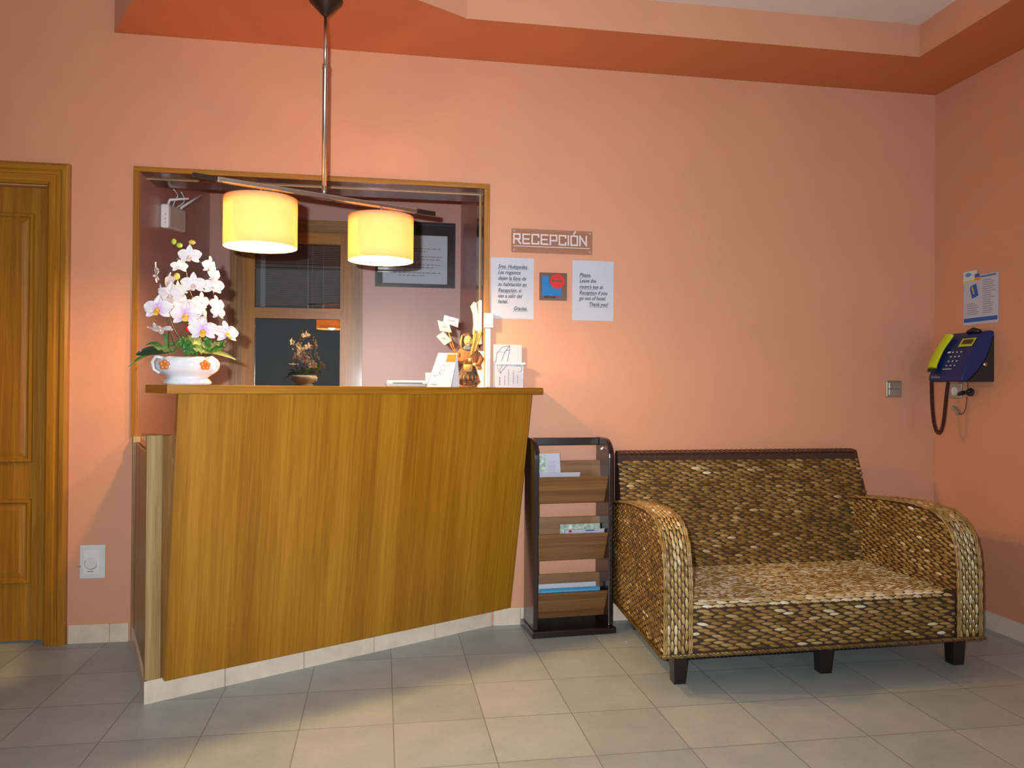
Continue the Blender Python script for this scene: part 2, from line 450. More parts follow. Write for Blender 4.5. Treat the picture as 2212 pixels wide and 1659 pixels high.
# ------------------------------------------------------------------ office window
w = bpy.data.objects.new('window_2', None); COL.objects.link(w); w['kind'] = 'structure'; Y = 1.42
def casing_side(x0, x1, zt):
    m = MB(); n = 4
    ws = [(0, .020), (.28, .026), (.30, .016), (.55, .022), (.58, .014), (1, .018)]
    for k in range(len(ws)-1):
        a, h = ws[k]; b, _ = ws[k+1]
        m.box((x0+(x1-x0)*a if x1 > x0 else x0+(x1-x0)*b, Y-h, .8), (x0+(x1-x0)*b if x1 > x0 else x0+(x1-x0)*a, Y, zt))
    return m
casing_side(-.947, -.872, 2.185).build('casing', 'oakd', w)
casing_side(-.131, -.206, 2.185).build('casing', 'oakd', w)
bx(((-.872, Y-.016, 2.112), (-.206, Y, 2.14)), ((-.872, Y-.022, 2.14), (-.206, Y, 2.165)), ((-.947, Y-.028, 2.165), (-.131, Y, 2.192))).build('casing_head', 'oakd', w, grain=(1, 0, 0))
bx(((-.872, Y-.012, .8), (-.799, Y+.03, 2.112))).build('stile', 'oak', w)
bx(((-.271, Y-.012, .8), (-.206, Y+.03, 2.112))).build('stile', 'oak', w)
bx(((-.799, Y-.012, 2.045), (-.271, Y+.03, 2.112))).build('rail', 'oak', w, grain=(1, 0, 0))
bx(((-.799, Y-.012, 1.565), (-.271, Y+.03, 1.632))).build('rail', 'oak', w, grain=(1, 0, 0))
bx(((-.799, Y-.012, .8), (-.271, Y+.03, .90))).build('rail', 'oak', w, grain=(1, 0, 0))
bx(((-.799, Y+.008, .90), (-.271, Y+.012, 1.565))).build('glass_pane', 'glass', w)
bx(((-.799, Y+.008, 1.632), (-.271, Y+.012, 2.045))).build('glass_pane', 'glass', w)
struct(bx(((-.95, 1.60, .7), (-.12, 1.62, 2.3))).build('dark_board_beyond_window', 'unlit'))  # dark board, its colour stands in for the unlit space behind the panes
# blind
t = thing('venetian_blind', 'narrow-slatted blind lowered behind the upper office window pane', 'blind', (-.535, Y+.03, 1.64))
m = MB(); z = .012
while z < .40:
    m.prism([(-.262, .0, z+.0075), (-.262, .012, z), (-.262, .0125, z+.0008), (-.262, .0005, z+.0083)], (.524, 0, 0)); z += .0122
m.build('slats', 'slat', t, grain=(1, 0, 0))
for x, w_ in ((-.235, .030), (.055, .002), (.085, .002)): bx(((x, -.002, .0), (x+w_, -.001, .40))).build('ladder_tape', 'tape', t)
for x in (.06, .155):
    m = MB(); m.tube([(x, -.004, .40), (x, -.004, .02)], .0012, 5); m.lathe([(.002, .022), (.006, .004), (.006, 0)], (x, -.005, 0), 10); m.build('pull_cord', 'plate', t)

# ------------------------------------------------------------------ counter
dd = Vector((.878, .479, 0)).normalized(); nn = Vector((dd.y, -dd.x, 0))
bb = Vector((-.757, -.757, 0))
t = thing('reception_counter', 'angled oak veneer reception counter with leaning front below the hatch', 'counter')
H0, H1 = .0816, 1.105
def cp(s_, t_, z): return bb+nn*s_+dd*t_+Vector((0, 0, z))
def slab(t0, t1, thick, s0=0, s1=.147, z0=H0, z1=H1):
    m = MB(); A = [cp(s0, t0, z0), cp(s0, t1, z0), cp(s1, t1, z1), cp(s1, t0, z1)]
    m.prism(A, -nn*thick); return m
up = (Vector((0, 0, 1))*(H1-H0)+nn*.147)
TL = 1.562
slab(0, TL-.040, .03).build('front_panel', 'oakp', t, grain=up, bevel=.0015)
slab(TL-.0385, TL, .032, 0, .149).build('end_board', 'oak', t, grain=up, bevel=.002)
# worktop
F1 = bb+nn*.18-dd*.045; F2 = bb+nn*.18+dd*1.60
P = [(F1.x, F1.y), (F2.x, F2.y), (.748, -.002), (.503, -.002), (.503, -.015), (.465, -.015), (.465, .071), (-.859, -.653)]
m = MB(); m.prism([(x, y, 1.106) for x, y in P], (0, 0, .030)); m.build('worktop', 'oak', t, grain=dd, bevel=.0015)
# left side wing: posts + recessed panel, lower than the top
A = Vector((-1.092, -.012, 0)); B = Vector((-.826, -.746, 0)); sd = (B-A).normalized(); sn = Vector((sd.y, -sd.x, 0))
if sn.x > 0: sn = -sn
fd = dd
def quad(p, q, r_, s_, z0, z1):
    m = MB(); m.prism([Vector((*v.xy, z0)) for v in (p, q, r_, s_)], (0, 0, z1-z0)); return m
L_ = (B-A).length
quad(B, B+fd*.054, B+fd*.054-sd*.04, B-sd*.04, H0, .955).build('corner_post', 'oakg', t, bevel=.002)
quad(B+fd*.0545+sd*(-.006), B+fd*.088-sd*.006, B+fd*.088-sd*.05, B+fd*.0545-sd*.05, H0, .953).build('filler_board', 'oakd', t, bevel=.001)
quad(A+sd*.0, A+sd*.05, A+sd*.05-sn*.03, A-sn*.03, .01, .91).build('wall_post', 'oakg', t, bevel=.002)
quad(A+sd*.05-sn*.008, B-sd*.04-sn*.008, B-sd*.04-sn*.026, A+sd*.05-sn*.026, H0, .885).build('side_panel', 'oakg', t)
quad(A+sd*.05-sn*.004, A+sd*.10-sn*.004, A+sd*.10-sn*.0075, A+sd*.05-sn*.0075, H0, .885).build('side_stile', 'oakd', t)
quad(B-sd*.10-sn*.004, B-sd*.04-sn*.004, B-sd*.04-sn*.0075, B-sd*.10-sn*.0075, H0, .955).build('side_stile', 'oakd', t)
quad(B-sd*.12+fd*.03, B-sd*.04+fd*.085, A+sd*.10+fd*.085, A+sd*.10+fd*.03, .905, .925).build('inner_shelf', 'lining', t)
# tiled plinth
pm = MB(); C3 = Vector((.523, -.006, 0)); Bq = Vector((-.826, -.750, 0)); dv = (C3-Bq).normalized(); nv = Vector((dv.y, -dv.x, 0)); LL = (C3-Bq).length
js = [0]+[(Vector((x, y, 0))-Bq).dot(dv) for x, y in ((-.573, -.62), (-.302, -.463), (-.028, -.307), (.242, -.158))]+[LL]
for a_, b_ in zip(js[:-1], js[1:]):
    pm.prism([Bq+dv*(a_+.0015), Bq+dv*(b_-.0015), Bq+dv*(b_-.0015)-nv*.01, Bq+dv*(a_+.0015)-nv*.01], (0, 0, H0))
    if b_ < LL: pm.prism([Bq+dv*(b_-.0015)-nv*.004, Bq+dv*(b_+.0015)-nv*.004, Bq+dv*(b_+.0015)-nv*.01, Bq+dv*(b_-.0015)-nv*.01], (0, 0, H0-.002), 1)
pm.build('plinth', ['skirt', 'greyink'], t)
pm = MB(); pm.prism([A-sn*.001, Bq, Bq-sn*.009, A-sn*.01], (0, 0, H0)); pm.build('plinth', 'skirt', t)
# carcass top of wing
quad(A+sd*.05-sn*.0, B+sd*.002, B+sd*.002-sn*.03, A+sd*.05-sn*.03, .0, .004).build('base_strip', 'skirt', t)

# ------------------------------------------------------------------ pendant lamp
R0 = Vector((-.234, -.540, 0)); bd = Vector((cos(.471), sin(.471), 0)); ba = .471
t = thing('pendant_lamp', 'two-shade pendant lamp on steel rod hanging above the counter', 'lamp', (R0.x, R0.y, 0), ba)
MB().lathe([(.010, 2.598), (.014, 2.602), (.064, 2.655), (.067, 2.662), (.060, 2.680), (.050, ZS)], seg=28).build('canopy', 'canopy', t)
m = MB(); m.lathe([(.0065, 2.39), (.0065, 2.60)], seg=12); m.lathe([(.0095, 1.925), (.0095, 2.385), (.011, 2.388), (.011, 2.405), (.0065, 2.41)], seg=14)
m.lathe([(.005, 1.893), (.009, 1.90), (.009, 1.925)], seg=12); m.build('rod', 'steel', t)
m = MB(); m.box((-.412, -.011, 1.876), (.415, .011, 1.894)); m.build('bar', 'steel', t, bevel=.003)
m = MB(); m.box((-.497, -.0115, 1.8755), (-.4125, .0115, 1.8945)); m.build('bar_end', 'canopy', t, bevel=.002)
m = MB(); m.box((.4155, -.0115, 1.8755), (.505, .0115, 1.8945)); m.build('bar_end', 'canopy', t, bevel=.002)
for k in (-.25, .25):
    m = MB(); R = .134; zt, zb = 1.838, 1.655
    m.grid(lambda u, v: Vector((k+R*cos(2*pi*u), R*sin(2*pi*u), zb+(zt-zb)*v)), 56, 4, 0, True, True, uvfn=lambda u, v: (u*.84, v*.18))
    s_ = m.build('lamp_shade', 'shade', t)
    sol = s_.modifiers.new('solid', 'SOLIDIFY'); sol.thickness = .0012
    m = MB(); m.lathe([(.004, 1.80), (.004, 1.876)], (k, 0, 0), 8)
    for g in range(3):
        a = g*2*pi/3; m.tube([(k, 0, 1.835), (k+(R-.003)*cos(a), (R-.003)*sin(a), 1.835)], .0012, 5)
    m.build('shade_holder', 'steel', t)
    m = MB(); m.lathe([(.012, 1.829), (R-.012, 1.829), (R-.012, 1.830), (.012, 1.830)], (k, 0, 0), 40, smooth=False, cap=False); m.build('added_light_baffle', 'shade', t)  # added disc inside the shade, holds back light going up to the soffit
    m = MB(); m.ball((k, 0, 1.745), (.028, .028, .034)); m.lathe([(.013, 1.775), (.013, 1.81)], (k, 0, 0), 12)
    m.build('bulb', emit('bulb_glow', (1, .78, .45), 6), t)
    ld = bpy.data.lights.new('bulb_light', 'POINT'); ld.energy = 45; ld.color = (1, .60, .24); ld.shadow_soft_size = .035
    lo = bpy.data.objects.new('bulb_light', ld); COL.objects.link(lo); p = R0+bd*k; lo.location = (p.x, p.y, 1.685)

# ------------------------------------------------------------------ wall signs
def paper(name, label, x0, x1, z0, z1, text, blocks, cat='notice'):
    t = thing(name, label, cat, ((x0+x1)/2, 0, z0)); w_ = (x1-x0)/2; h = z1-z0
    m = MB()
    m.grid(lambda u, v: Vector((-w_+2*w_*u, -.0006-.0022*sin(pi*u)*(v), h*v)), 8, 10, 0, False); o = m.build('sheet', 'paper', t)
    so = o.modifiers.new('s', 'SOLIDIFY'); so.thickness = .0005; so.offset = 1
    for b in blocks: bx(((b[0]-w_, -.0052, h-b[1]-.0009), (b[2]-w_, -.0048, h-b[1]+.0002))).build('underline', 'ink', t)
    for s_, x, y, al in text:
        text_mesh('writing', s_, .0265, 'ink', t, (x-w_, -.0052, h-y), shear=.30, line=1.02, align=al, wscale=.80, bold=.0003)
paper('notice_sheet', 'white sheet with Spanish italic writing taped beside the hatch', .507, .717, 1.467, 1.760, [
    ('Sres. Huéspedes.', .034, .052, 'LEFT'), ('Les rogamos', .034, .080, 'LEFT'), ('dejen la llave de', .034, .108, 'LEFT'),
    ('su habitación en', .034, .137, 'LEFT'), ('Recepción, si', .034, .166, 'LEFT'), ('van a salir del', .034, .193, 'LEFT'),
    ('hotel.', .034, .220, 'LEFT'), ('Gracias.', .178, .252, 'RIGHT')],
    [(.034, .056, .178), (.086, .112, .145), (.154, .141, .178), (.034, .170, .122), (.108, .256, .178)])
paper('notice_sheet', 'white sheet with English italic writing right of the logo plaque', .908, 1.116, 1.466, 1.759, [
    ('Please,', .034, .080, 'LEFT'), ('Leave the', .034, .108, 'LEFT'), ('room\'s key at', .034, .137, 'LEFT'),
    ('Reception if you', .034, .166, 'LEFT'), ('go out of hotel.', .034, .193, 'LEFT'), ('Thank you!', .178, .222, 'RIGHT')],
    [(.034, .084, .088), (.034, .141, .118), (.034, .170, .116), (.082, .226, .180)])
# RECEPCION sign
t = thing('reception_sign', 'clear acrylic sign reading RECEPCIÓN above the two notices', 'sign', (.8035, 0, 1.785))
bx(((-.1995, -.014, 0), (.1995, -.010, .115))).build('acrylic_plate', 'acryl', t)
for x in (-.187, .187):
    for z in (.012, .103): MB().tube([(x, 0, z), (x, -.0155, z)], .0035, 10).build('stand_off', 'frost', t)
m = MB(); SK = [0]; SW = .0075; LH = .044; CW = .0330; zb = .044
def stroke(x0, z0, pts):
    for (a, b), (c, e) in zip(pts[:-1], pts[1:]):
        p = Vector((x0+a*CW, 0, z0+b*LH)); q = Vector((x0+c*CW, 0, z0+e*LH)); dr = (q-p).normalized(); pe = Vector((-dr.z, 0, dr.x))*SW/2
        p2 = p-dr*SW/2; q2 = q+dr*SW/2
        SK[0] += .00006; m.prism([Vector((v.x, -.0150-SK[0], v.z)) for v in (p2-pe, q2-pe, q2+pe, p2+pe)], (0, .0009, 0))
G = {'R': [[(0, 0), (0, 1), (.88, 1), (.88, .48), (.1, .48)], [(.5, .48), (.95, 0)]], 'E': [[(.95, 1), (0, 1), (0, 0), (.95, 0)], [(0, .5), (.85, .5)]],
     'C': [[(.95, .78), (.95, 1), (0, 1), (0, 0), (.95, 0), (.95, .22)]], 'P': [[(0, 0), (0, 1), (.95, 1), (.95, .42), (0, .42)]],
     'I': [[(0, 0), (0, 1)]], 'O': [[(0, 0), (0, 1), (.95, 1), (.95, 0), (0, 0)]], 'N': [[(0, 0), (0, 1), (.95, 0), (.95, 1)]]}
x = -.188
for ch in 'RECEPCION':
    for pts in G[ch]: stroke(x, zb, pts)
    if False: pass
    if ch == 'O': stroke(x, zb, [(.42, 1.22), (.62, 1.48)])
    x += (CW*.95+.0132) if ch != 'I' else .0135
m.box((-.190, -.0150, .029), (.186, -.0141, .0325))
m.build('lettering', 'frost', t)
# logo plaque
t = thing('logo_plaque', 'small brown square plaque with blue L shape and red disc between the notices', 'sign', (.8115, 0, 1.560))
bx(((-.0675, -.010, 0), (.0675, 0, .133))).build('backplate', 'plaque', t, bevel=.001)
m = MB(); zz = -.0112
Lp = [(-.056, .022), (.040, .022), (.040, .060), (.020, .060), (-.015, .075), (-.023, .085), (-.023, .117), (-.056, .117)]
m.prism([(x, zz, z) for x, z in Lp], (0, .001, 0)); m.build('blue_shape', 'cyan', t)
m = MB(); m.prism([(.019+.036*cos(a*pi/16), -.0122, .092+.036*sin(a*pi/16)) for a in range(32)], (0, .001, 0)); m.build('red_disc', 'red', t)
bx(((-.010, -.0128, .089), (.044, -.0123, .097))).build('disc_band', 'plaque', t)
text_mesh('lettering', 'del hotel', .016, 'ink', t, (-.046, -.0125, .011), bold=.0007)
# wall switch
t = thing('light_switch', 'brushed metal double rocker switch on wall left of the payphone', 'switch', (2.6335, 0, 1.101))
bx(((-.045, -.010, 0), (.045, 0, .086))).build('plate', 'silver', t, bevel=.005)
bx(((-.030, -.014, .044), (.034, -.009, .076))).build('rocker', 'silver', t, bevel=.002)
bx(((-.030, -.014, .010), (.034, -.009, .042))).build('rocker', 'silver', t, bevel=.002)
# thermostat plate
t = thing('thermostat', 'white wall plate with round dial between the door and counter', 'thermostat', (-1.2525, 0, .283))
bx(((-.052, -.008, 0), (.052, 0, .147))).build('plate', 'plate', t, bevel=.002)
bx(((-.038, -.013, .018), (.031, -.008, .126))).build('cover', 'white', t, bevel=.002)
m = MB(); m.prism([(-.004+.024*cos(a*pi/16), -.022, .068+.024*sin(a*pi/16)) for a in range(32)], (0, .009, 0)); m.build('dial', 'plate', t, bevel=.002)
m = MB(); m.tube([(-.004+.027*cos(a), -.0135, .068+.027*sin(a)) for a in [pi*.85+k*pi*.085 for k in range(13)]], .0012, 5)
m.box((-.020, -.0138, .030), (.006, -.0131, .034)); m.build('scale_mark', 'greyink', t)
bx(((-.060, -.010, .052), (-.046, -.008, .056))).build('indicator', 'greyink', t)

# ------------------------------------------------------------------ payphone (right wall); local: x = away from wall is -X
t = thing('payphone', 'blue wall payphone with lime handset and hanging coiled cord', 'telephone', (XR, -.295, 1.18))
ya, yb_ = .115, -.115       # left edge (towards corner), right edge
base = [(.0, 0), (.146, 0), (.118, .022), (.082, .056), (.046, .105), (.020, .160), (.006, .205), (.0, .222)]
shell = [(.0, .224), (.0065, .208), (.0212, .161), (.0475, .106), (.0834, .0575), (.1192, .0235), (.148, .0), (.166, .0), (.173, .010), (.170, .028), (.150, .081), (.113, .148), (.078, .200), (.060, .228), (.040, .243), (.012, .246), (0, .240)]
m = MB(); m.prism([(-d_, yb_, z) for d_, z in base], (0, ya-yb_, 0)); m.build('back_housing', 'black', t, bevel=.003)
m = MB(); m.prism([(-d_, yb_, z) for d_, z in shell], (0, ya-yb_, 0)); m.build('front_shell', 'navy', t, bevel=.005)
m = MB(); m.tube([(-.045, .0, .243), (-.045, -.035, .252), (-.045, -.075, .243)], [.010, .013, .010], 10); m.build('lock_hump', 'black', t)
def fs(u, v, h=0.001):
    """front surface: u 0 left..1 right, v 0 top..1 bottom"""
    prof = [(.078, .200), (.113, .148), (.150, .081), (.170, .028)]
    k = v*3; i = max(0, min(2, int(k))); f = k-i; a, b = prof[i], prof[i+1]
    dx_, dz_ = b[0]-a[0], b[1]-a[1]; L = math.hypot(dx_, dz_); nx, nz = -dz_/L, dx_/L
    return Vector((-(a[0]+dx_*f+nx*h), ya+(yb_-ya)*u, a[1]+dz_*f+nz*h))
def fpatch(u0, u1, v0, v1, h, nv=1):
    m = MB(); m.grid(lambda u, v: fs(u0+(u1-u0)*u, v0+(v1-v0)*v, h), 1, nv, 0, False)
    return m
hm = MB(); n = 12
def hs(u, v):
    a = 2*pi*u; hh = .014+.008*abs(2*v-1)**2*1.0; return fs(.15-.06*sin(pi*v)+.140*cos(a)*(1 if v < .9 else .98), -.12+.92*v, .010+hh*(.6+.6*sin(a)))
hm.grid(hs, 14, 14, 0, True, True); hm.add([hs(i/14, 0) for i in range(14)], [tuple(range(14))[::-1]]); hm.add([hs(i/14, 1) for i in range(14)], [tuple(range(14))])
hm.build('handset', 'lime', t)
m = MB(); m.grid(lambda u, v: fs(.0+.245*u, .80+.09*v, .018), 2, 2); m.build('handset_rest', 'black', t)
fpatch(.50, .90, -.06, .20, .003).build('display_bezel', 'lime', t)
fpatch(.56, .85, -.02, .13, .0042).build('display', 'screen', t)
m = MB()
for r_ in range(4):
    for c_ in range(3):
        u = .42+.12*c_+.0*r_; v = .34+.11*r_
        q = [fs(u, v, .0015), fs(u+.045, v, .0015), fs(u+.045, v+.03, .0015), fs(u, v+.03, .0015)]
        m.add(q, [(0, 3, 2, 1)])
m.build('keypad', 'plate', t)
m = MB(); q = [(.36, .78), (.62, .78), (.62, .80), (.36, .80)]; m.add([fs(a, b, .0015) for a, b in q], [(0, 3, 2, 1)]); m.build('printed_line', 'plate', t); m = MB()
q = [(.28, .33), (.38, .33), (.38, .37), (.28, .37)]; m.add([fs(a, b, .0015) for a, b in q], [(0, 3, 2, 1)]); m.build('printed_line', 'plate', t)
text_mesh('lettering', 'Telefónica', .017, 'budy', t, (-.1725, .096, .018), rot=(pi/2, 0, -pi/2), wscale=.9)
m = MB(); m.tube([(-.055, yb_-.0005, .082), (-.055, yb_-.010, .082)], .010, 16); m.build('lock', 'steel', t)
# coiled cord
def bez(p, q, r_, s_, n):
    out = []
    for i in range(n+1):
        a = i/n; b = 1-a; out.append(Vector(p)*b**3+Vector(q)*3*a*b*b+Vector(r_)*3*a*a*b+Vector(s_)*a**3)
    return out
path = bez((-.160, .108, .0), (-.160, .106, -.26), (-.150, .060, -.32), (-.135, .050, -.18), 40)+bez((-.135, .050, -.18), (-.130, .046, -.12), (-.128, .045, -.06), (-.120, .040, .0), 22)[1:]
L = [0]
for a, b in zip(path[:-1], path[1:]): L.append(L[-1]+(b-a).length)
def at(s_):
    for i in range(len(L)-1):
        if L[i+1] >= s_: f = (s_-L[i])/(L[i+1]-L[i]); return path[i].lerp(path[i+1], f), (path[i+1]-path[i]).normalized()
    return path[-1], (path[-1]-path[-2]).normalized()
N = 1100; hp = []
for i in range(N+1):
    s_ = L[-1]*i/N; p, tg = at(s_); e1 = tg.cross(Vector((1, .3, 0))).normalized(); e2 = tg.cross(e1); g = s_/.0062*2*pi
    hp.append(p+(e1*cos(g)+e2*sin(g))*.0075)
m = MB(); m.tube(hp, .0025, 5); m.build('coiled_cord', 'cord', t)
# socket and plugs under the phone
t = thing('wall_socket', 'metallic wall socket half hidden under the payphone', 'socket', (XR, -.162, 1.098))
bx(((-.011, -.045, 0), (-.001, .045, .078))).build('plate', 'silver', t, bevel=.004)
m = MB(); m.prism([(-.013, .022*cos(a*pi/12), .036+.022*sin(a*pi/12)) for a in range(24)], (.003, 0, 0)); m.build('insert', 'plate', t)
t = thing('cable_plug', 'black plug on a looped lead beneath the payphone', 'plug', (XR, -.25, 1.10))
m = MB(); m.tube([(-.012, .055, .02), (-.02, .01, .028)], .010, 10); m.tube([(-.02, .01, .028), (-.02, -.03, .034)], [.006, .012], 10); m.build('plug_body', 'black', t)
m = MB(); m.tube([(-.02, -.03+.022*cos(a*.55), .03+.016*sin(a*.55)) for a in range(12)], .0055, 7); m.build('bundle', 'black', t)
m = MB(); m.tube([(-.012, -.005, .078), (-.012, -.005, .05), (-.014, 0, .03)], .0018, 6); m.build('lead', 'cord', t)
t = thing('phone_adapter', 'small grey phone adapter dangling on a thin lead under the socket', 'adapter', (XR, -.20, 1.03))
m = MB(); rt = Matrix.Rotation(.62, 3, 'X')
m.box((-.022, -.028, -.009), (-.006, .028, .009), xf=lambda p: rt @ p+Vector((0, .025, .008))); m.build('adapter_body', 'silver', t, bevel=.002)
m = MB(); m.tube(bez((-.014, .002, -.008), (-.014, -.02, -.02), (-.014, -.05, .0), (-.014, -.05, .075), 14), .0018, 6); m.build('lead', 'cord', t)
# poster on the right wall
t = thing('phone_poster', 'printed instruction sheet on right wall above the payphone', 'poster', (XR, -.325, 1.462))
W2 = .112
def pq(m_, u0, u1, z0, z1, x=-.0045, mi=0): m_.box((x, W2-u1*2*W2, z0), (x+.0006, W2-u0*2*W2, z1), mi)
m = MB(); m.prism([(-.003, W2, 0), (-.003, -W2, 0), (-.003, -W2, .238), (-.003, W2-.055, .245), (-.003, W2, .245)], (.001, 0, 0)); m.build('sheet', 'paper', t)
m = MB(); pq(m, .0, .40, .212, .268); m.build('sticker', 'plate', t)
m = MB(); m.prism([(-.0055, W2-.034+.020*cos(a*pi/8), .250+.010*sin(a*pi/8)) for a in range(16)], (.0006, 0, 0)); m.build('sky_patch', 'skyink', t)
m = MB(); pq(m, .02, .98, .014, .034); pq(m, .50, .94, .228, .234); pq(m, .34, .48, .232, .248, -.0056)
m.prism([(-.0052, W2-.045, .175), (-.0052, W2-.060, .128), (-.0052, W2-.100, .142), (-.0052, W2-.085, .200), (-.0052, W2-.050, .192)], (.0006, 0, 0))
m.build('blue_print', 'blueink', t)
m = MB(); pq(m, .34, .50, .216, .230, -.0056); m.build('orange_print', 'orange', t)
m = MB(); pq(m, .02, .34, .214, .220, -.0056)
m.prism([(-.0058, W2-.056, .186), (-.0058, W2-.068, .150), (-.0058, W2-.076, .150), (-.0058, W2-.064, .188)], (.0006, 0, 0)); m.build('lime_print', 'lime', t)
m = MB(); random.seed(3)
for k in range(16): pq(m, .56, .56+random.uniform(.22, .36), .052+k*.0105, .0545+k*.0105)
for k in range(6): pq(m, .10, .10+random.uniform(.22, .36), .050+k*.0105, .0525+k*.0105)
m.build('text_lines', 'greyink', t)

# ------------------------------------------------------------------ framed notices in the office
t = thing('framed_notice', 'white printed notice in a black frame on the office back wall', 'picture', (.205, 1.42, 1.785))
fw, fh = .258, .425
bx(((-fw, -.022, 0), (fw, -.0, .016)), ((-fw, -.022, fh-.016), (fw, -.0, fh)), ((-fw, -.022, .016), (-fw+.016, -.0, fh-.016)), ((fw-.016, -.022, .016), (fw, -.0, fh-.016))).build('frame', 'frameb', t)
bx(((-fw+.016, -.008, .016), (fw-.016, -.002, fh-.016))).build('mount', 'frameb', t)
bx(((-.210, -.0095, .024), (.207, -.0085, .340))).build('sheet', 'paper', t)
m = MB(); random.seed(5)
for k, (a, b) in enumerate(((-.16, .165), (-.12, .08), (0, 0), (-.15, .17), (-.14, .165), (0, 0), (-.16, .165), (-.13, .12), (0, 0), (-.165, .165), (-.11, .06))):
    z = .250-k*.0175; x = a
    if a == 0 and b == 0: m.build('paragraph', 'greyink', t); m = MB(); continue
    while x < b:
        l = random.uniform(.012, .035); m.box((x, -.0102, z), (min(x+l, b), -.0097, z+.0055)); x += l+.006
m.build('paragraph', 'greyink', t)
bx(((-fw+.016, -.014, .016), (fw-.016, -.013, fh-.016))).build('glass', 'picglass', t)

# ------------------------------------------------------------------ router
t = thing('wifi_router', 'white router with two aerials on the office left wall', 'router', (ox0, .49, 1.935)); t.scale = (1.2, 1.2, 1.25)
def rx(p):  # local y along wall, z up, x off wall; slight tilt
    a = .10; y, z = p.y, p.z; return Vector((p.x, y*cos(a)-z*sin(a)*.0, z+y*.12))
m = MB(); m.box((.0, -.145, -.01), (.034, .135, .085), xf=rx); m.build('case', 'white', t, bevel=.008)
m = MB(); m.box((.0345, -.13, -.0), (.0352, -.06, .075), xf=rx)
m.build('front_panel', 'plate', t)
m = MB()
for z in (.012, .028, .044): m.ball((.020, -.1455, z-.018), .0022, 6, 4)
m.build('indicator_light', 'greyink', t)
m = MB(); m.tube([(.02, -.10, .075), (.025, -.10, .092), (.095, -.08, .105)], [.006, .006, .0045], 8); m.build('aerial', 'white', t)
m = MB(); m.tube([(.02, .10, .098), (.022, .10, .105), (.085, .17, .175)], [.006, .006, .0045], 8); m.build('aerial', 'white', t)
m = MB(); m.tube(bez((.02, -.03, .08), (.04, -.05, .13), (.05, -.02, .12), (.04, -.1, .134), 12), .0025, 6)
m.tube(bez((.02, .03, .09), (.05, .03, .11), (.07, .0, .11), (.06, -.06, .134), 12), .0025, 6); m.build('cable', 'plate', t)
bx(((.470, .10, 1.16), (.4715, .16, 1.90)))

# ------------------------------------------------------------------ intercom on the right jamb
t = thing('intercom_handset', 'white wall intercom handset with curly cord on the hatch side', 'intercom', (.468, .05, 1.34))
m = MB(); m.box((-.018, -.048, 0), (0, .048, .215)); m.build('wall_unit', 'white', t, bevel=.006)
m = MB(); m.tube([(-.030, -.012, .002), (-.038, -.012, .02), (-.030, -.012, .05), (-.028, -.012, .10), (-.030, -.012, .15), (-.038, -.012, .185), (-.030, -.012, .205)],
    [.010, .017, .013, .011, .013, .017, .010], 12); m.build('handset', 'white', t)
pth = bez((-.033, -.02, .0), (-.035, -.02, -.08), (-.010, -.02, -.14), (-.012, -.02, -.19), 40); hp = []
for i in range(300):
    f = i/299*(len(pth)-1); k = min(int(f), len(pth)-2); p = pth[k].lerp(pth[k+1], f-k); g = i/299*2*pi*34; hp.append(p+Vector((cos(g), sin(g), 0))*.005)
m = MB(); m.tube(hp, .0015, 5); m.build('curly_cord', 'plate', t)
t = thing('junction_box', 'small white junction box on frame edge below the Spanish notice', 'box', (.496, 0, 1.419))
bx(((-.024, -.036, 0), (.022, -.0125, .070))).build('cover', 'white', t, bevel=.004)
t = thing('cable_duct', 'white vertical cable duct running down from the junction box', 'duct', (.492, 0, 1.137))
bx(((-.012, -.024, 0), (.013, -.0125, .281))).build('duct_cover', 'white', t, bevel=.001)

# ------------------------------------------------------------------ leaflet holder
t = thing('leaflet_holder', 'white leaflet holder with umbrella drawing at counter right end', 'holder', (.592, -.030, 1.136))
bx(((-.072, .012, 0), (.066, .016, .205))).build('back_sheet', 'paper', t)
bx(((-.066, -.010, 0), (.070, -.006, .110))).build('pocket_front', 'paper', t)
bx(((-.066, -.006, 0), (-.062, .012, .11)), ((.066, -.006, 0), (.070, .012, .11)), ((-.066, -.006, 0), (.066, .012, .004))).build('pocket_sides', 'paper', t)
m = MB(); m.box((-.062, -.018, .108), (.082, .006, .120)); m.build('clip_bar', 'plate', t, bevel=.003)
m = MB()
def ln(pts, y, r=.0010): m.tube([(x, y, z) for x, z in pts], r, 4)
ln([(.006, .200), (-.030, .194), (-.055, .165), (-.062, .120)], .0105); ln([(.006, .200), (-.015, .175), (-.035, .125)], .0105)
ln([(.006, .200), (.004, .175), (-.006, .125)], .0105); ln([(-.06, .165), (-.045, .172), (-.02, .168), (-.012, .178), (.004, .178)], .0105)
ln([(-.060, .106), (-.050, .080), (-.040, .066), (-.034, .080), (-.010, .106)], -.0112); ln([(-.040, .066), (-.044, .090), (-.030, .106)], -.0112)
ln([(.035, .103), (.052, .106), (.062, .092), (.055, .075), (.042, .078)], -.0112); m.build('umbrella_drawing', 'greyink', t)
m = MB(); random.seed(9)
for x, a, b in ((-.048, .012, .045), (-.022, .010, .055), (-.004, .012, .085), (.020, .02, .085), (.040, .02, .06)):
    z = a
    while z < b: l = random.uniform(.004, .011); m.box((x, -.0112, z), (x+(.006 if x < -.04 else .003), -.0102, z+l)); z += l+.003
    m.build('vertical_print', 'greyink', t); m = MB()
t = thing('clear_stand', 'upright clear and white stand at the hatch edge behind the doll', 'stand', (.452, -.06, 1.136))
bx(((-.012, -.002, 0), (.018, .004, .17)), ((-.014, -.02, 0), (.02, .02, .003))).build('stand_plate', 'plate', t)

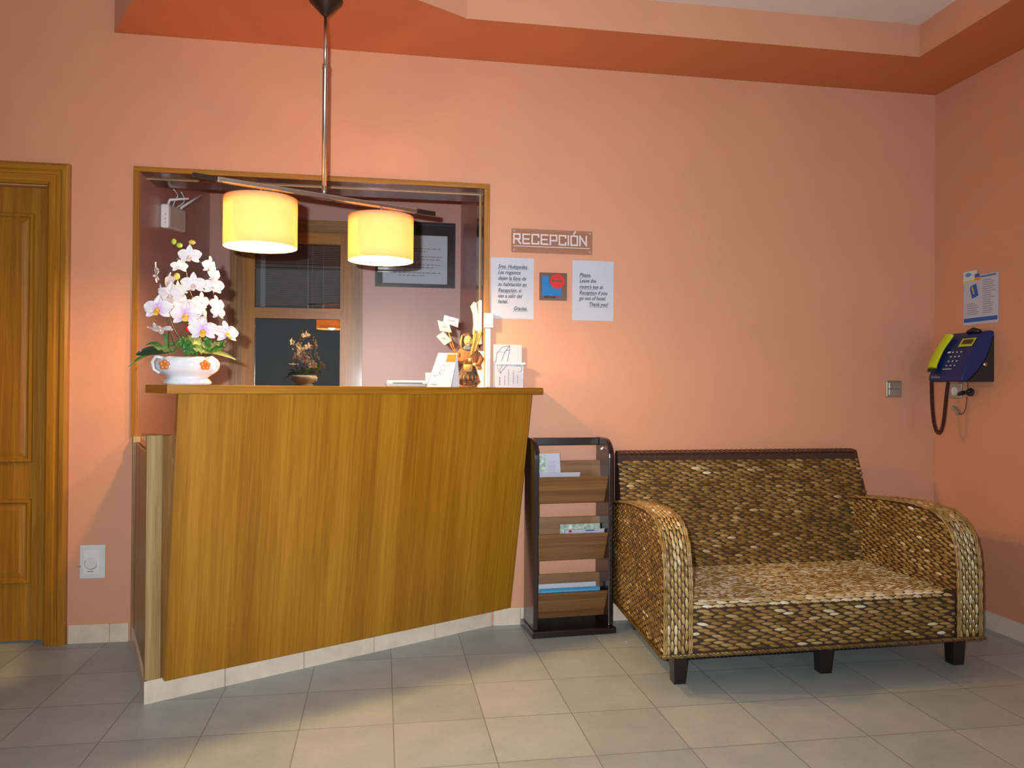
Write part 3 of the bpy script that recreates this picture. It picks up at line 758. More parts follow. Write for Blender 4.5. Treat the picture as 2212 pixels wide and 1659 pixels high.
# ------------------------------------------------------------------ tent card
t = thing('tent_card', 'white folded tent card with orange corner print on the counter', 'card', (.262, -.35, 1.136), .15)
m = MB(); m.prism([(-.085, -.045, 0), (.018, -.045, 0), (.056, -.004, .146), (-.028, -.004, .146)], (0, .0012, 0)); m.build('front_leaf', 'paper', t)
m = MB(); m.prism([(-.070, .050, 0), (.080, .050, 0), (.056, .0, .146), (-.028, .0, .146)], (0, .0012, 0)); m.build('rear_leaf', 'paper', t)
def tl(u, v, h=.0008):
    a = Vector((-.085, -.045, 0)).lerp(Vector((.018, -.045, 0)), u); b = Vector((-.028, -.004, .146)).lerp(Vector((.056, -.004, .146)), u)
    return a.lerp(b, v)+Vector((0, -h, 0))
m = MB(); m.add([tl(.50, .74), tl(.96, .74), tl(.96, .96), tl(.50, .96)], [(0, 1, 2, 3)]); m.build('orange_print', 'orange', t)
m = MB(); random.seed(2)
for k in range(16):
    u, v = random.uniform(.12, .55), random.uniform(.30, .62); m.add([tl(u, v), tl(u+.05, v), tl(u+.05, v+.02), tl(u, v+.02)], [(0, 1, 2, 3)])
m.build('small_print', 'greyink', t); m = MB(); m.add([tl(.12, .06), tl(.38, .06), tl(.38, .085), tl(.12, .085)], [(0, 1, 2, 3)]); m.build('small_print', 'greyink', t)
o = bx(((-.03, -.001, 0), (.02, .001, .062))).build('small_card', 'paper', None, loc=(.213, -.30, 1.136)); tag(o, 'small white card standing behind left of the tent card', 'card')

# ------------------------------------------------------------------ laptop / flat machine
t = thing('document_tray', 'flat grey document tray lying on the counter left of the tent card', 'tray', (.100, -.275, 1.136))
m = MB(); m.prism([(-.082, -.045, 0), (.082, -.045, 0), (.092, -.045, .014), (-.092, -.045, .014)], (0, .10, 0)); m.build('body', 'laptop', t, bevel=.002)
m = MB(); m.box((-.055, -.04, .0145), (.070, .05, .020)); m.build('lid', 'laptop', t, bevel=.002)
bx(((-.080, .045, .0145), (.085, .049, .028))).build('back_rim', 'plate', t)

# ------------------------------------------------------------------ business cards
cards = [((.268, 1.455), (.333, 1.440), (.330, 1.402), (.262, 1.424)), ((.237, 1.430), (.288, 1.418), (.301, 1.378), (.248, 1.384)),
         ((.231, 1.358), (.262, 1.380), (.301, 1.342), (.268, 1.320))]
lab = ['white business card held highest behind the doll', 'cream business card in the middle of the doll\'s card fan', 'cream business card lowest and leftmost in the doll\'s card fan']
for k, (c4, l) in enumerate(zip(cards, lab)):
    m = MB(); yy = -.235-.012*k; c4 = list(c4)[::-1]
    cx_ = sum(p[0] for p in c4)/4; cz = min(p[1] for p in c4)
    m.prism([(x-cx_, (x-cx_)*.2, z-cz) for x, z in c4], (0, .0012, 0))
    q = [Vector((x-cx_, (x-cx_)*.2-.0006, z-cz)) for x, z in c4]; ce = sum(q, Vector())/4
    m.prism([ce+(p-ce)*Vector((.45, 1, .10)) if False else ce+Vector(((p-ce).x*.45, (p-ce).y*.45, (p-ce).z*.12)) for p in q], (0, .0004, 0), 1)
    o = m.build('business_card', ['paper' if k == 0 else 'paperw', 'greyink'], None, loc=(cx_, yy, cz)); tag(o, l, 'card', 'business cards fanned beside the doll')

# ------------------------------------------------------------------ rustic doll
t = thing('craft_doll', 'rustic brown craft doll with firewood on a wooden rocker', 'figurine', (.372, -.25, 1.136))
m = MB(); m.tube([(-.040, 0, .012), (-.028, 0, .004), (0, 0, .003), (.025, 0, .006), (.046, 0, .018), (.055, 0, .030)], [.004, .006, .006, .006, .006, .004], 8)
m.tube([(-.040, .035, .012), (-.028, .035, .004), (0, .035, .003), (.025, .035, .006), (.046, .035, .018), (.055, .035, .030)], [.004, .006, .006, .006, .006, .004], 8)
m.tube([(-.015, 0, .006), (-.018, .01, .045)], .004, 6); m.tube([(.030, 0, .010), (-.005, .01, .045)], .0035, 6)
m.build('rocker_base', 'knit', t)
def rough_lathe(prof, c, mi, amp, seed, sx=1, sy=.7):
    random.seed(seed); ph = [random.uniform(0, 6) for _ in range(5)]; m_ = MB(); seg = 28; c = Vector(c)
    n = len(prof)
    def fn(u, v):
        k = v*(n-1); i = min(int(k), n-2); f = k-i; r_ = prof[i][0]*(1-f)+prof[i+1][0]*f; z = prof[i][1]*(1-f)+prof[i+1][1]*f; a = 2*pi*u
        r_ *= 1+amp*(sin(5*a+ph[0])+.6*sin(9*a+ph[1]+z*90)+.5*sin(13*a+ph[2]-z*150))
        return c+Vector((r_*cos(a)*sx, r_*sin(a)*sy, z))
    m_.grid(fn, seg, (n-1)*3, 0, True, True); return m_
rough_lathe([(.001, .03), (.050, .034), (.046, .055), (.036, .085), (.022, .108)], (0, .005, 0), 0, .05, 1).build('skirt', 'plaid', t)
m = MB()
for k in range(16):
    a = k*2*pi/16; x, y = .049*cos(a), .034*sin(a)+.005; m.tube([(x*.97, y, .052), (x*1.03, y, .032)], .003, 5)
m.build('skirt_fringe', 'acc', t)
rough_lathe([(.010, .095), (.038, .105), (.046, .130), (.042, .155), (.026, .178), (.012, .190)], (.002, .005, 0), 0, .06, 2, 1.15, .8).build('torso', 'knit', t)
m = rough_lathe([(.012, .158), (.030, .165), (.028, .178), (.014, .188)], (.004, -.010, 0), 0, .08, 4); m.build('shawl', 'laptop', t)
m = MB(); m.tube([(-.040, -.01, .150), (-.052, -.02, .125), (-.030, -.035, .118), (.0, -.042, .120)], [.012, .013, .010, .007], 8); m.build('sleeve', 'knit', t)
m = MB(); m.tube([(.042, -.01, .150), (.058, -.02, .125), (.045, -.035, .10), (.03, -.042, .10)], [.012, .013, .010, .007], 8); m.build('sleeve', 'knit', t)
m = MB(); m.ball((.004, -.044, .120), (.009, .007, .008), 8, 6); m.build('hand', 'skin', t); m = MB(); m.ball((.026, -.046, .100), (.009, .007, .008), 8, 6); m.build('hand', 'skin', t)
m = MB(); m.ball((0, -.012, .205), (.019, .020, .024), 16, 12); m.ball((.003, -.034, .203), (.005, .009, .005), 8, 6); m.ball((.002, -.024, .188), (.009, .009, .007), 8, 6)
m.ball((-.008, -.028, .196), (.006, .005, .005), 8, 6); m.ball((.011, -.028, .196), (.006, .005, .005), 8, 6); m.build('head', 'skin', t)
m = MB(); m.ball((-.006, -.030, .210), (.0025, .002, .0025), 6, 4); m.ball((.009, -.030, .210), (.0025, .002, .0025), 6, 4); m.tube([(-.004, -.034, .191), (.008, -.034, .190)], .0012, 5); m.build('face_marks', 'ink', t)
m = rough_lathe([(.020, .165), (.034, .180), (.034, .205), (.030, .225), (.018, .238), (.002, .243)], (-.001, .006, 0), 0, .07, 8, 1, .75); m.build('hair', 'hair', t)
m = MB(); m.tube([(-.026, -.014, .230), (-.033, -.018, .20), (-.030, -.016, .17)], [.003, .005, .003], 6); m.build('headscarf_edge', 'straw', t)
m = MB(); random.seed(4)
for k in range(9):
    a = random.uniform(-.012, .012); b = random.uniform(-.01, .01); m.tube([(.020+a, -.030+b, .150+a), (.044+a*1.4, -.018+b, .245+random.uniform(-.02, .012))], random.uniform(.0022, .0042), 6)
m.build('firewood', 'straw', t)
m = MB(); m.lathe([(.006, .066), (.018, .070), (.022, .088), (.020, .100)], (-.002, -.040, 0), 14); m.tube([(-.022, -.040, .098), (-.012, -.042, .128), (.014, -.042, .126), (.020, -.04, .098)], .0018, 5); m.build('basket', 'straw', t)
m = MB(); m.tube([(-.010, -.02, .035), (-.014, -.022, .016)], .006, 8); m.ball((-.012, -.030, .013), (.008, .014, .006), 8, 6); m.build('boot', 'hair', t)
m = MB(); m.tube([(.016, -.02, .035), (.026, -.022, .018)], .006, 8); m.ball((.030, -.030, .018), (.009, .014, .006), 8, 6); m.build('boot', 'hair', t)
m = MB(); m.tube([(-.045, -.005, .10), (-.062, .002, .18), (-.088, .01, .25)], .0025, 6); m.tube([(-.055, 0, .15), (-.085, 0, .20)], .0022, 6); m.tube([(-.06, 0, .17), (-.10, 0, .235)], .0022, 6); m.build('card_holder_wire', 'acc', t)
m = MB(); m.tube([(-.052, -.012, .085), (-.050, -.012, .14)], .008, 8); m.build('wooden_post', 'acc', t); m = MB(); m.ball((.050, -.02, .088), .011, 10, 8); m.build('wooden_bead', 'acc', t)

# ------------------------------------------------------------------ orchid arrangement
t = thing('orchid_arrangement', 'white artificial orchids in a lobed white porcelain bowl on counter', 'flower arrangement', (-.700, -.705, 1.136)); t.scale = (.91, .91, .91)
k_ = .00205
m = MB(); lob = lambda a: 1+.045*abs(cos(3*a))-.02
m.lathe([(.074, 0), (.086, .002), (.090, .010), (.082, .022), (.074, .028), (.082, .036), (.104, .050), (.118, .068), (.119, .088), (.110, .104), (.098, .112), (.094, .110), (.104, .100), (.108, .085), (.09, .06), (.01, .05)], (0, 0, 0), 72, rf=lob)
bo = m.build('bowl', 'porcelain', t); bo.scale = (1, .8, 1)
for sx_ in (-1, 1):
    m = MB(); m.tube([(sx_*.078, -.055, .105), (sx_*.105, -.058, .110), (sx_*.122, -.045, .090), (sx_*.118, -.035, .060), (sx_*.095, -.04, .046)], [.006, .006, .007, .006, .005], 8); m.build('handle', 'porcelain', t)
    m = MB()
    for g in range(5):
        a = g*2*pi/5+.3; m.ball((sx_*.075+.012*cos(a)+.012, -.098, .078+.012*sin(a)), (.009, .004, .009), 8, 6)
    m.ball((sx_*.075+.012, -.100, .078), (.005, .005, .005), 8, 6)
    if sx_ > 0: m.build('flower_ornament', 'orange', t)
    else: m.build('flower_ornament', 'acc', t)
def pp(px, py, y=0): return Vector(((px-405)*k_, y, (831-py)*k_*.96))
def orchid(c, r_, az, el, purple):
    """az: yaw of face (0 faces camera -Y), el: pitch"""
    Rm = Matrix.Rotation(az, 3, 'Z') @ Matrix.Rotation(el, 3, 'X'); m = MB(); c = Vector(c)
    # frame: face normal -Y, up Z
    for a, ln_, wd in ((90, 1, .55), (215, .95, .50), (325, .95, .50), (170, 1.05, .95), (10, 1.05, .95)):
        A_ = a*pi/180; ax = Vector((cos(A_), 0, sin(A_))); si = Vector((-sin(A_), 0, cos(A_))); cup = random.uniform(.05, .35)
        def fn(u, v, ax=ax, si=si, ln_=ln_, wd=wd, cup=cup):
            w_ = wd*(max(0, sin(pi*min(1, .10+v*.88)))**.65); s_ = (u-.5)*w_
            y = -.10*ln_+cup*v*v*.55-.25*abs(s_)**1.5+.05*sin(9*u+5*v)
            return c+Rm @ ((ax*(v*ln_)+si*s_+Vector((0, y, 0)))*r_)
        m.grid(fn, 6, 6, 0, True, uvfn=lambda u, v: ((v*1.0+.05) if purple else .5+v*.5, u))
    f = m.build('flower', 'petal', t)
    m = MB(); m.ball(c+Rm @ (Vector((0, -.22, -.10))*r_), (r_*.16, r_*.16, r_*.13), 8, 6)
    m.grid(lambda u, v: c+Rm @ (Vector(((u-.5)*.5*(1-v*.5), -.18-.25*sin(pi*v*.7), -.12-.42*v))*r_), 4, 5, 0, True)
    m.build('flower_lip', 'lip' if purple else 'lipw', f)
random.seed(11)
FL = [((410, 570), 18, 0, .1, 0), ((389, 592), 13, .3, -.3, 0), ((443, 588), 16, 1.15, .2, 0), ((455, 608), 15, 1.2, .1, 0), ((349, 609), 20, -1.25, .1, 0), ((375, 624), 15, -.8, 0, 0),
      ((421, 629), 19, .1, .2, 0), ((452, 630), 18, .6, .1, 0), ((382, 652), 21, -.2, .1, 0), ((368, 684), 22, -.1, -.1, 1), ((410, 692), 23, .15, -.1, 1), ((429, 662), 16, .9, .1, 0),
      ((459, 668), 16, 1.0, -.1, 0), ((361, 645), 14, -.9, .3, 0), ((443, 722), 22, .1, 0, 1), ((484, 728), 21, .75, -.3, 1), ((356, 716), 20, -.3, 1.3, 0), ((466, 686), 15, 1.0, -.2, 0), ((436, 684), 15, 1.2, -.2, 0), ((398, 668), 17, .4, .3, 0), ((390, 636), 14, -.5, .5, 0), ((372, 664), 16, -.6, .4, 0), ((425, 700), 15, .5, .5, 0)]
for i, ((x, y), r_, az, el, pu) in enumerate(FL):
    yy = -.06*random.random()-(.07 if pu else .0)+(.0 if y < 640 else -.01)
    orchid(pp(x, y, yy), r_*k_*1.2, az, el, pu)
for (x, y), rr, mt in (((381, 543), (.010, .008, .012), 'budg'), ((391, 550), (.012, .008, .010), 'budg'), ((414, 543), (.014, .010, .009), 'budy'), ((402, 628), (.012, .010, .012), 'budy'), ((387, 613), (.012, .010, .014), 'budy'), ((408, 719), (.012, .010, .010), 'red')):
    m = MB(); m.ball(pp(x, y, -.03), rr, 10, 8); m.build('bud', mt, t)
for pts in ([(405, 760), (372, 700), (368, 620), (395, 560), (415, 545)], [(372, 765), (369, 720), (368, 660), (365, 615), (385, 575)], [(430, 760), (440, 700), (412, 650), (400, 600), (392, 552)], [(470, 750), (468, 700), (452, 645), (446, 600), (412, 570)], [(385, 760), (372, 722), (367, 700)]):
    P3 = [pp(x, y, -.01+.01*(i % 2)) for i, (x, y) in enumerate(pts)]; sm = []
    for i in range(len(P3)-1):
        a, b = P3[i], P3[i+1]; p0 = P3[max(0, i-1)]; p3 = P3[min(len(P3)-1, i+2)]
        for j in range(6):
            f = j/6; sm.append(.5*((2*a)+(b-p0)*f+(2*p0-5*a+4*b-p3)*f*f+(3*a-p0-3*b+p3)*f**3))
    sm.append(P3[-1]); m = MB(); m.tube(sm, .0022, 6); m.build('stem', 'stem', t)
def leaf(p0, p1, w_, mat, droop=.02, lobes=0):
    p0 = Vector(p0); p1 = Vector(p1); d_ = p1-p0; si = d_.cross(Vector((0, -1, .6))).normalized(); m = MB(); L_ = d_.length
    def fn(u, v):
        ww = w_*sin(pi*(.04+.92*v))**.8*(1+lobes*.35*sin(v*pi*6)); s_ = (u-.5)*ww
        return p0+d_*v+si*s_+Vector((0, -abs(u-.5)*w_*.3, -droop*4*(v-.5)**2+droop-abs(u-.5)*w_*.2))
    m.grid(fn, 4, 12, 0, True); m.build('leaf', mat, t)
leaf(pp(378, 765, -.06), pp(322, 770, -.08), .042, 'leafd', .012); leaf(pp(345, 770, -.05), pp(306, 796, -.07), .012, 'leafy', .008); leaf(pp(350, 765, -.04), pp(318, 785, -.08), .010, 'leaf', .008)
leaf(pp(440, 765, -.05), pp(500, 778, -.06), .020, 'leafy', .012); leaf(pp(368, 762, -.03), pp(330, 752, -.02), .016, 'leaf')
leaf(pp(372, 760, -.03), pp(362, 728, -.02), .016, 'leaf'); leaf(pp(470, 750, -.03), pp(478, 700, -.02), .026, 'leaf', .01)
random.seed(21)
for k in range(34):
    a = random.uniform(-1.25, 1.25); L_ = random.uniform(.04, .085); c = pp(random.uniform(385, 462), random.uniform(752, 770), random.uniform(-.09, .03))
    e = c+Vector((sin(a)*L_, random.uniform(-.05, .03), abs(cos(a))*L_*random.uniform(.3, 1))); leaf(c, e, random.uniform(.022, .040), random.choice(['leaf', 'leaf', 'leaf', 'leafy']), .006, 1)

# ------------------------------------------------------------------ magazine rack
ra = math.radians(4.0)
t = thing('magazine_rack', 'dark wooden magazine rack with three brown pockets beside the counter', 'magazine rack', (.677, -.234, 0), ra)
WD, DP = .402, .222
bx(((0, 0, 0), (WD, DP, .030))).build('base', 'rackd', t, grain=(1, 0, 0), bevel=.004)
def side(x):
    pts = [(.022, .030), (.205, .030), (.205, .900), (.110, .900)]; c = (.110, .812); r_ = .088
    pts += [(c[0]-r_*sin(a*pi/16), c[1]+r_*cos(a*pi/16)) for a in range(1, 9)]
    m = MB(); m.prism([(x, y, z) for y, z in pts], (.022, 0, 0)); return m.build('side_panel', 'rackd', t, bevel=.004)
side(.010); side(WD-.032)
bx(((.032, .165, .862), (WD-.032, .187, .898))).build('top_rail', 'rackd', t, grain=(1, 0, 0), bevel=.003)
for zt, zb_, zback in ((.725, .602, .790), (.462, .336, .522), (.192, .068, .252)):
    m = MB(); m.prism([(.032, .030, zt), (.032, .042, zt+.001), (.032, .100, zb_+.001), (.032, .090, zb_-.004)], (WD-.064, 0, 0)); m.build('pocket_front', 'rackb', t, grain=(1, 0, 0))
    m = MB(); m.prism([(.032, .150, zback), (.032, .162, zback), (.032, .132, zb_), (.032, .121, zb_)], (WD-.064, 0, 0)); m.build('pocket_back', 'rackb', t, grain=(1, 0, 0))
m = MB(); m.tube([(WD-.0325, .10, .855), (WD-.045, .10, .845)], .005, 8); m.build('screw_cap', 'white', t)
ca, sa = cos(ra), sin(ra)
def rk(x, y, z): return (.677+x*ca-y*sa, -.234+x*sa+y*ca, z)
def leaflet(x0, x1, z0, z1, y, lean, mats, label, group, deco=None, th=.004):
    t2 = thing('leaflet', label, 'leaflet', rk((x0+x1)/2, y, z0), ra, group); w_ = (x1-x0)/2; h = z1-z0
    m = MB(); m.prism([(-w_, 0, 0), (w_, 0, 0), (w_, lean, h), (-w_, lean, h)], (0, th, 0)); m.build('cover', mats, t2)
    if deco:
        for nm, mt, u0, u1, v0, v1 in deco:
            m = MB(); f = lambda u, v: Vector((-w_+2*w_*u, lean*v-.0006, h*v)); m.add([f(u0, v0), f(u1, v0), f(u1, v1), f(u0, v1)], [(0, 1, 2, 3)]); m.build(nm, mt, t2)
G_ = 'leaflets in the rack pockets'
txt = [('text_block', 'greyink', .52, .52+random.uniform(.2, .34), .80-.045*k, .808-.045*k) for k in range(7)]
M['mapg'] = plain('pale_map_print', (.38, .50, .42), .6, var=.5, scale=60)
leaflet(.040, .165, .635, .826, .106, .034, 'paper', 'tall white leaflet with green map drawing in the top pocket', G_, [('map_print', 'mapg', .06, .42, .55, .96), ('blue_band', 'skyink', 0, 1, .40, .48)]+txt)
leaflet(.045, .240, .635, .744, .098, -.044, 'paper', 'wide white leaflet lying in front in the top pocket', G_)
leaflet(.165, .365, .372, .490, .108, .022, 'mapg', 'pale grey booklet behind the white one in the middle pocket', G_, None, .012)
leaflet(.168, .362, .372, .477, .090, -.034, 'paper', 'white booklet with red mark in the middle pocket', G_, [('red_mark', 'red', .10, .17, .88, .98), ('blue_mark', 'blueink', .52, .74, .92, .97)], .010)
leaflet(.055, .345, .105, .213, .106, .020, 'paper', 'white booklet at the back of the bottom pocket', G_, None, .006)
leaflet(.050, .342, .105, .207, .090, -.034, 'skyink', 'bright blue booklet in the bottom pocket', G_, [('pale_edge', 'paper', 0, 1, .86, .885)], .010)

# ------------------------------------------------------------------ woven sofa
SO = thing('wicker_sofa', 'woven brown wicker two-seat sofa with curved arms and dark legs', 'sofa', (1.042, -.915, 0), math.radians(1.5))
SWD = 1.370; AW = .122
PROF = [(.0, .130), (.0, .30), (.002, .40), (.012, .485), (.035, .548), (.080, .600), (.150, .630), (.280, .642), (.50, .632), (.70, .612), (.845, .590)]
random.seed(31)
def lens(m, c, U, V, N_, a, b, h, tone, mi=1):
    """one visible strand of weave: a pillow, long axis U"""
    c = Vector(c); vs = []; uvs = []; NS, NTT = 5, 4
    tw = random.uniform(-.09, .09)-.07; U2 = (U*cos(tw)+V*sin(tw)); V2 = (V*cos(tw)-U*sin(tw))
    for i in range(NS):
        s_ = -1+2*i/(NS-1); w_ = (1-s_*s_*.93)**.5
        for j in range(NTT):
            t_ = -1+2*j/(NTT-1)
            vs.append(c+U2*(a*s_)+V2*(b*t_*w_)+N_*(h*((1-t_*t_)**.5*.9)*w_ - h*.15)); uvs.append((tone, t_*.5+.5))
    fs = [(i*NTT+j, (i+1)*NTT+j, (i+1)*NTT+j+1, i*NTT+j+1) for i in range(NS-1) for j in range(NTT-1)]
    if U.cross(V).dot(N_) < 0: fs = [f[::-1] for f in fs]
    m.add(vs, fs, mi, True, uvs)
def weave(m, O, U, V, lu, lv, pitch, row, inside=None, tone=.5, spread=.3, h=.0065, fill=.84, white=.10):
    O = Vector(O); U = Vector(U).normalized(); V = Vector(V).normalized(); N_ = U.cross(V).normalized(); j = 0; v = row*.5
    while v < lv:
        u = (pitch*.25 if j % 2 else pitch*.75)+random.uniform(-.13, .13)*pitch
        while u < lu:
            if inside is None or inside(u, v):
                a = min(pitch*fill*.5*random.uniform(.85, 1.12), u+.004, lu-u+.004)
                tn = tone+random.gauss(0, spread*.4)+(.4 if random.random() < white else 0)  # some strands paler: daylight glints painted into their tone
                lens(m, O+U*(u+random.uniform(-.004, .004))+V*(v+random.uniform(-.0007, .0007)), U, V, N_, a, row*.5*random.uniform(1.08, 1.34), h*random.uniform(.8, 1.25), max(0, min(1, tn)))
            u += pitch
        v += row; j += 1
def rope(m, path, r_, pitch=.022, strands=2, mi=1, tone=.5):
    P = [Vector(p) for p in path]; L_ = [0]
    for a, b in zip(P[:-1], P[1:]): L_.append(L_[-1]+(b-a).length)
    n = max(8, int(L_[-1]/pitch*7)); vsz = []
    def at_(s_):
        for i in range(len(L_)-1):
            if L_[i+1] >= s_-1e-9: f = (s_-L_[i])/(L_[i+1]-L_[i]); return P[i].lerp(P[i+1], f), (P[i+1]-P[i]).normalized()
        return P[-1], (P[-1]-P[-2]).normalized()
    for k in range(strands):
        pts = []
        for i in range(n+1):
            p, tg = at_(L_[-1]*i/n); e1 = tg.cross(Vector((.3, .5, .81))).normalized(); e2 = tg.cross(e1); g = L_[-1]*i/n/pitch*2*pi+k*2*pi/strands
            pts.append(p+(e1*cos(g)+e2*sin(g))*r_*.5)
        v0 = len(m.v); f0 = len(m.f); m.tube(pts, r_*.62, 6, mi)
        for q in range(f0, len(m.f)): m.uv[q] = [(tone+.12*sin(q*.9+k), .5)]*len(m.f[q])
# seat
m = MB(); m.box((AW-.01, .02, .20), (SWD-AW+.01, .70, .322))
weave(m, (AW, .045, .322), (1, 0, 0), (0, 1, 0), SWD-2*AW, .60, .030, .0092, tone=.66, spread=.55, h=.0035, fill=.85, white=.25)  # higher, paler tone paints in the seat's whitish sheen
m2 = m; m2.build('seat', ['wbase', 'weave'], SO)
# front apron
m = MB(); m.box((AW-.005, .008, .135), (SWD-AW+.005, .05, .318))
weave(m, (AW, .008, .142), (1, 0, 0), (0, 0, 1), SWD-2*AW, .158, .058, .0122, tone=.44, spread=.35, white=.14)
for k in range(3):
    u = AW+.01+.02*k
    while u < SWD-AW-.02:
        lens(m, (u, (.006, .018, .034)[k], (.312, .322, .326)[k]), Vector((1, 0, 0)), Vector((0, (.5, .9, 1)[k], (.85, .4, .1)[k])).normalized(), Vector((0, (-.85, -.4, -.1)[k], (.5, .9, 1)[k])).normalized(), random.uniform(.020, .027), .0085, .007, max(0, min(1, random.gauss(.88, .14)))); u += random.uniform(.040, .050)
rope(m, [(AW, .004, .306), (SWD-AW, .004, .306)], .004, .03, 2, 2, .3)
m.build('front_apron', ['wbase', 'weave', 'wcap'], SO)
# backrest
def bk(z): return .605+.185*(z-.33)/.50
m = MB(); m.prism([(.010, bk(.14), .14), (.010, bk(.80), .80), (.010, bk(.80)+.012, .832), (.010, bk(.80)+.045, .838), (.010, .845, .820), (.010, .848, .14)], (SWD-.030, 0, 0))
slope = Vector((0, .185, .50)).normalized()
weave(m, (.012, bk(.325)-.001, .325), (1, 0, 0), slope, SWD-.034, .50, .056, .0116, tone=.34, spread=.30, white=.06)
for k in range(4): rope(m, [(.012, bk(.81)+.006+.012*k, .822+.010*sin(k+.5)), (SWD-.045, bk(.81)+.006+.012*k, .824+.010*sin(k+.5)), (SWD-.022, bk(.81)+.006+.012*k, .812+.008*sin(k+.5))], .0085, .055, 2, 2, .3)
m.build('backrest', ['wbase', 'weave', 'wcap'], SO)
# arms
def ztop(y):
    for (a, b), (c, e) in zip(PROF[1:-1], PROF[2:]):
        if a <= y <= c: return b+(e-b)*(y-a)/max(1e-6, c-a)
    return PROF[-1][1]
PL = [0]
for a, b in zip(PROF[:-1], PROF[1:]): PL.append(PL[-1]+math.hypot(b[0]-a[0], b[1]-a[1]))
def pat(s_):
    for i in range(len(PL)-1):
        if PL[i+1] >= s_: f = (s_-PL[i])/(PL[i+1]-PL[i]); a, b = PROF[i], PROF[i+1]; tt = Vector((0, b[0]-a[0], b[1]-a[1])).normalized(); return Vector((0, a[0]+(b[0]-a[0])*f, a[1]+(b[1]-a[1])*f)), tt
    return Vector((0, *PROF[-1])), Vector((0, 1, 0))
def arm(x0, x1, outer_left, full_outer):
    m = MB(); pts = PROF+[(.845, .130)]
    m.prism([(x0+.004, y+.004, z-.004 if z > .2 else z) for y, z in pts], (x1-x0-.008, 0, 0))
    # inner / outer faces
    for side_, vis in ((0, True), (1, True)):
        xx = x0+.004 if side_ == 0 else x1-.004
        ins = lambda u, v, s=side_: (v+.13 < ztop(u if s else .845-u)-.012) and ((u if s else .845-u) > .014)
        tn = .31 if side_ == (0 if outer_left else 1) else .42
        if side_ == 0: weave(m, (xx, .845, .13), (0, -1, 0), (0, 0, 1), .845, .52, .050, .0118, ins, tone=tn, spread=.3, h=.005, white=.07)
        else: weave(m, (xx, .0, .13), (0, 1, 0), (0, 0, 1), .845, .52, .050, .0118, ins, tone=tn, spread=.3, h=.005, white=.10)
    # band over the front and top
    W_ = x1-x0; cols = 6; cw = (W_-.030)/cols; pitch = .040
    for c_ in range(cols):
        s_ = .02+(pitch*.5 if c_ % 2 else 0)
        while s_ < PL[-1]-.01:
            p, tt = pat(s_); N_ = Vector((1, 0, 0)).cross(tt).normalized(); N_ = Vector((0, -tt.z, tt.y))
            tn = .56+random.gauss(0, .11)+(.25 if random.random() < .2 else 0)
            lens(m, p+Vector((x0+.015+cw*(c_+.5), 0, 0))+N_*(-.002), tt, Vector((1, 0, 0)), N_, pitch*.50, cw*.50, .0075, max(0, min(1, tn)))
            s_ += pitch
    for xr, rr in ((x0+.004, .0055), (x0+.012, .0045), (x1-.004, .0055), (x1-.012, .0045)):
        rope(m, [Vector((xr, 0, 0))+pat(PL[-1]*i/40*.998)[0]+Vector((0, -pat(PL[-1]*i/40*.998)[1].z, pat(PL[-1]*i/40*.998)[1].y))*.001 for i in range(41)], rr, .09, 2, 1, .5)
    return m.build('armrest', ['wbase', 'weave', 'wcap'], SO)
arm(0, AW-.006, True, True); arm(SWD-AW+.006, SWD, False, False)
# braided bottom rim
m = MB()
rope(m, [(-.006, .80, .134), (-.006, -.004, .134)], .008, .05, 3, 0, .0); rope(m, [(-.008, -.006, .134), (SWD+.008, -.006, .134)], .008, .05, 3, 0, .08); rope(m, [(SWD+.006, -.004, .134), (SWD+.006, .80, .134)], .008, .05, 3, 0, .0)
m.build('bottom_rim', 'weave', SO)
def leg(x, y, w_=.056):
    m = MB(); h = .140
    m.add([(x+.003, y+.003, 0), (x+w_-.003, y+.003, 0), (x+w_-.003, y+w_-.003, 0), (x+.003, y+w_-.003, 0), (x-.002, y-.002, h), (x+w_+.002, y-.002, h), (x+w_+.002, y+w_+.002, h), (x-.002, y+w_+.002, h)],
          [(0, 3, 2, 1), (4, 5, 6, 7), (0, 1, 5, 4), (1, 2, 6, 5), (2, 3, 7, 6), (3, 0, 4, 7)]); m.build('leg', 'legd', SO, bevel=.002)
for x, y in ((.062, .066), (1.295, .066), (.690, .072), (.085, .74), (1.26, .74)): leg(x, y)
m = MB(); m.box((.02, .03, .136), (SWD-.02, .82, .150)); m.build('underframe', 'legd', SO)

for o in SO.children:      # the back is narrower than the front on the left side
    for v in o.data.vertices:
        k = v.co.y/.85; v.co.x += k*(.078*(1-v.co.x/SWD)-.005*v.co.x/SWD)
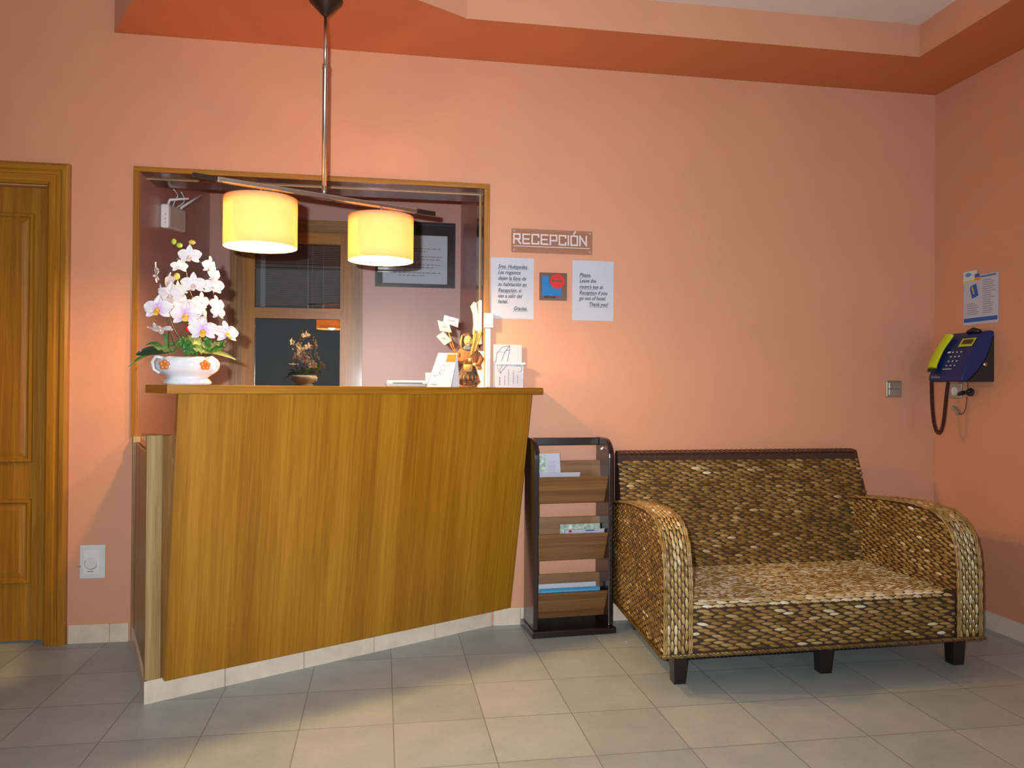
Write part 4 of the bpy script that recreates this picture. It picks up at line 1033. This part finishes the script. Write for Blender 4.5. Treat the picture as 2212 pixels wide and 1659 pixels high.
# ------------------------------------------------------------------ specks on the floor
o = MB().ball((0, 0, .003), (.004, .003, .003), 8, 6).build('paper_scrap', 'paper', None, loc=(1.085, -.335, 0)); tag(o, 'tiny white scrap on the floor in front of the magazine rack', 'scrap')

# ------------------------------------------------------------------ lights
def area(name, loc, target, size, energy, col, sy=None):
    ld = bpy.data.lights.new(name, 'AREA'); ld.energy = energy; ld.color = col; ld.size = size
    if sy: ld.shape = 'RECTANGLE'; ld.size_y = sy
    lo = bpy.data.objects.new(name, ld); COL.objects.link(lo); lo.location = loc
    lo.rotation_euler = (Vector(target)-Vector(loc)).to_track_quat('-Z', 'Y').to_euler(); return lo
area('camera_flash', (-.10, -3.73, 1.20), (.45, 0, 1.45), .035, 43, (.97, .98, 1.0), .02).data.spread = math.radians(112)
area('front_right_daylight', (1.9, -5.0, 1.3), (1.6, 0, .6), 1.6, 18, (.74, .90, 1.0), 2.0)  # unseen area light standing in for daylight from the right front
area('added_warm_fill', (-1.2, -3.4, 2.80), (-1.2, -3.4, 0), .35, 8, (1.0, .80, .58), .35)  # added warm fill out of view, stands for no known lamp
W_ = bpy.data.worlds.new('World'); S.world = W_; W_.use_nodes = True
bg = W_.node_tree.nodes['Background']; bg.inputs[0].default_value = (.70, .78, .82, 1); bg.inputs[1].default_value = .22

# ------------------------------------------------------------------ camera
cd = bpy.data.cameras.new('camera'); cam = bpy.data.objects.new('camera', cd); COL.objects.link(cam)
yaw, pitch, roll, f = .1643, .0058, .0072, 1687.08
cy, sy = cos(yaw), sin(yaw); cp_, sp = cos(pitch), sin(pitch)
Fv = Vector((sy*cp_, cy*cp_, sp)); Rv = Vector((cy, -sy, 0)); Uv = Rv.cross(Fv)
R2 = Rv*cos(roll)+Uv*sin(roll); U2 = -Rv*sin(roll)+Uv*cos(roll)
mt = Matrix((R2, U2, -Fv)).transposed().to_4x4(); mt.translation = Vector((0, -3.7026, 1.1316)); cam.matrix_world = mt
cd.sensor_width = 36; cd.lens = f/2212*36; cd.clip_start = .05
S.camera = cam
S.view_settings.view_transform = 'Standard'; S.view_settings.look = 'None'; S.view_settings.exposure = 0; S.view_settings.gamma = 1
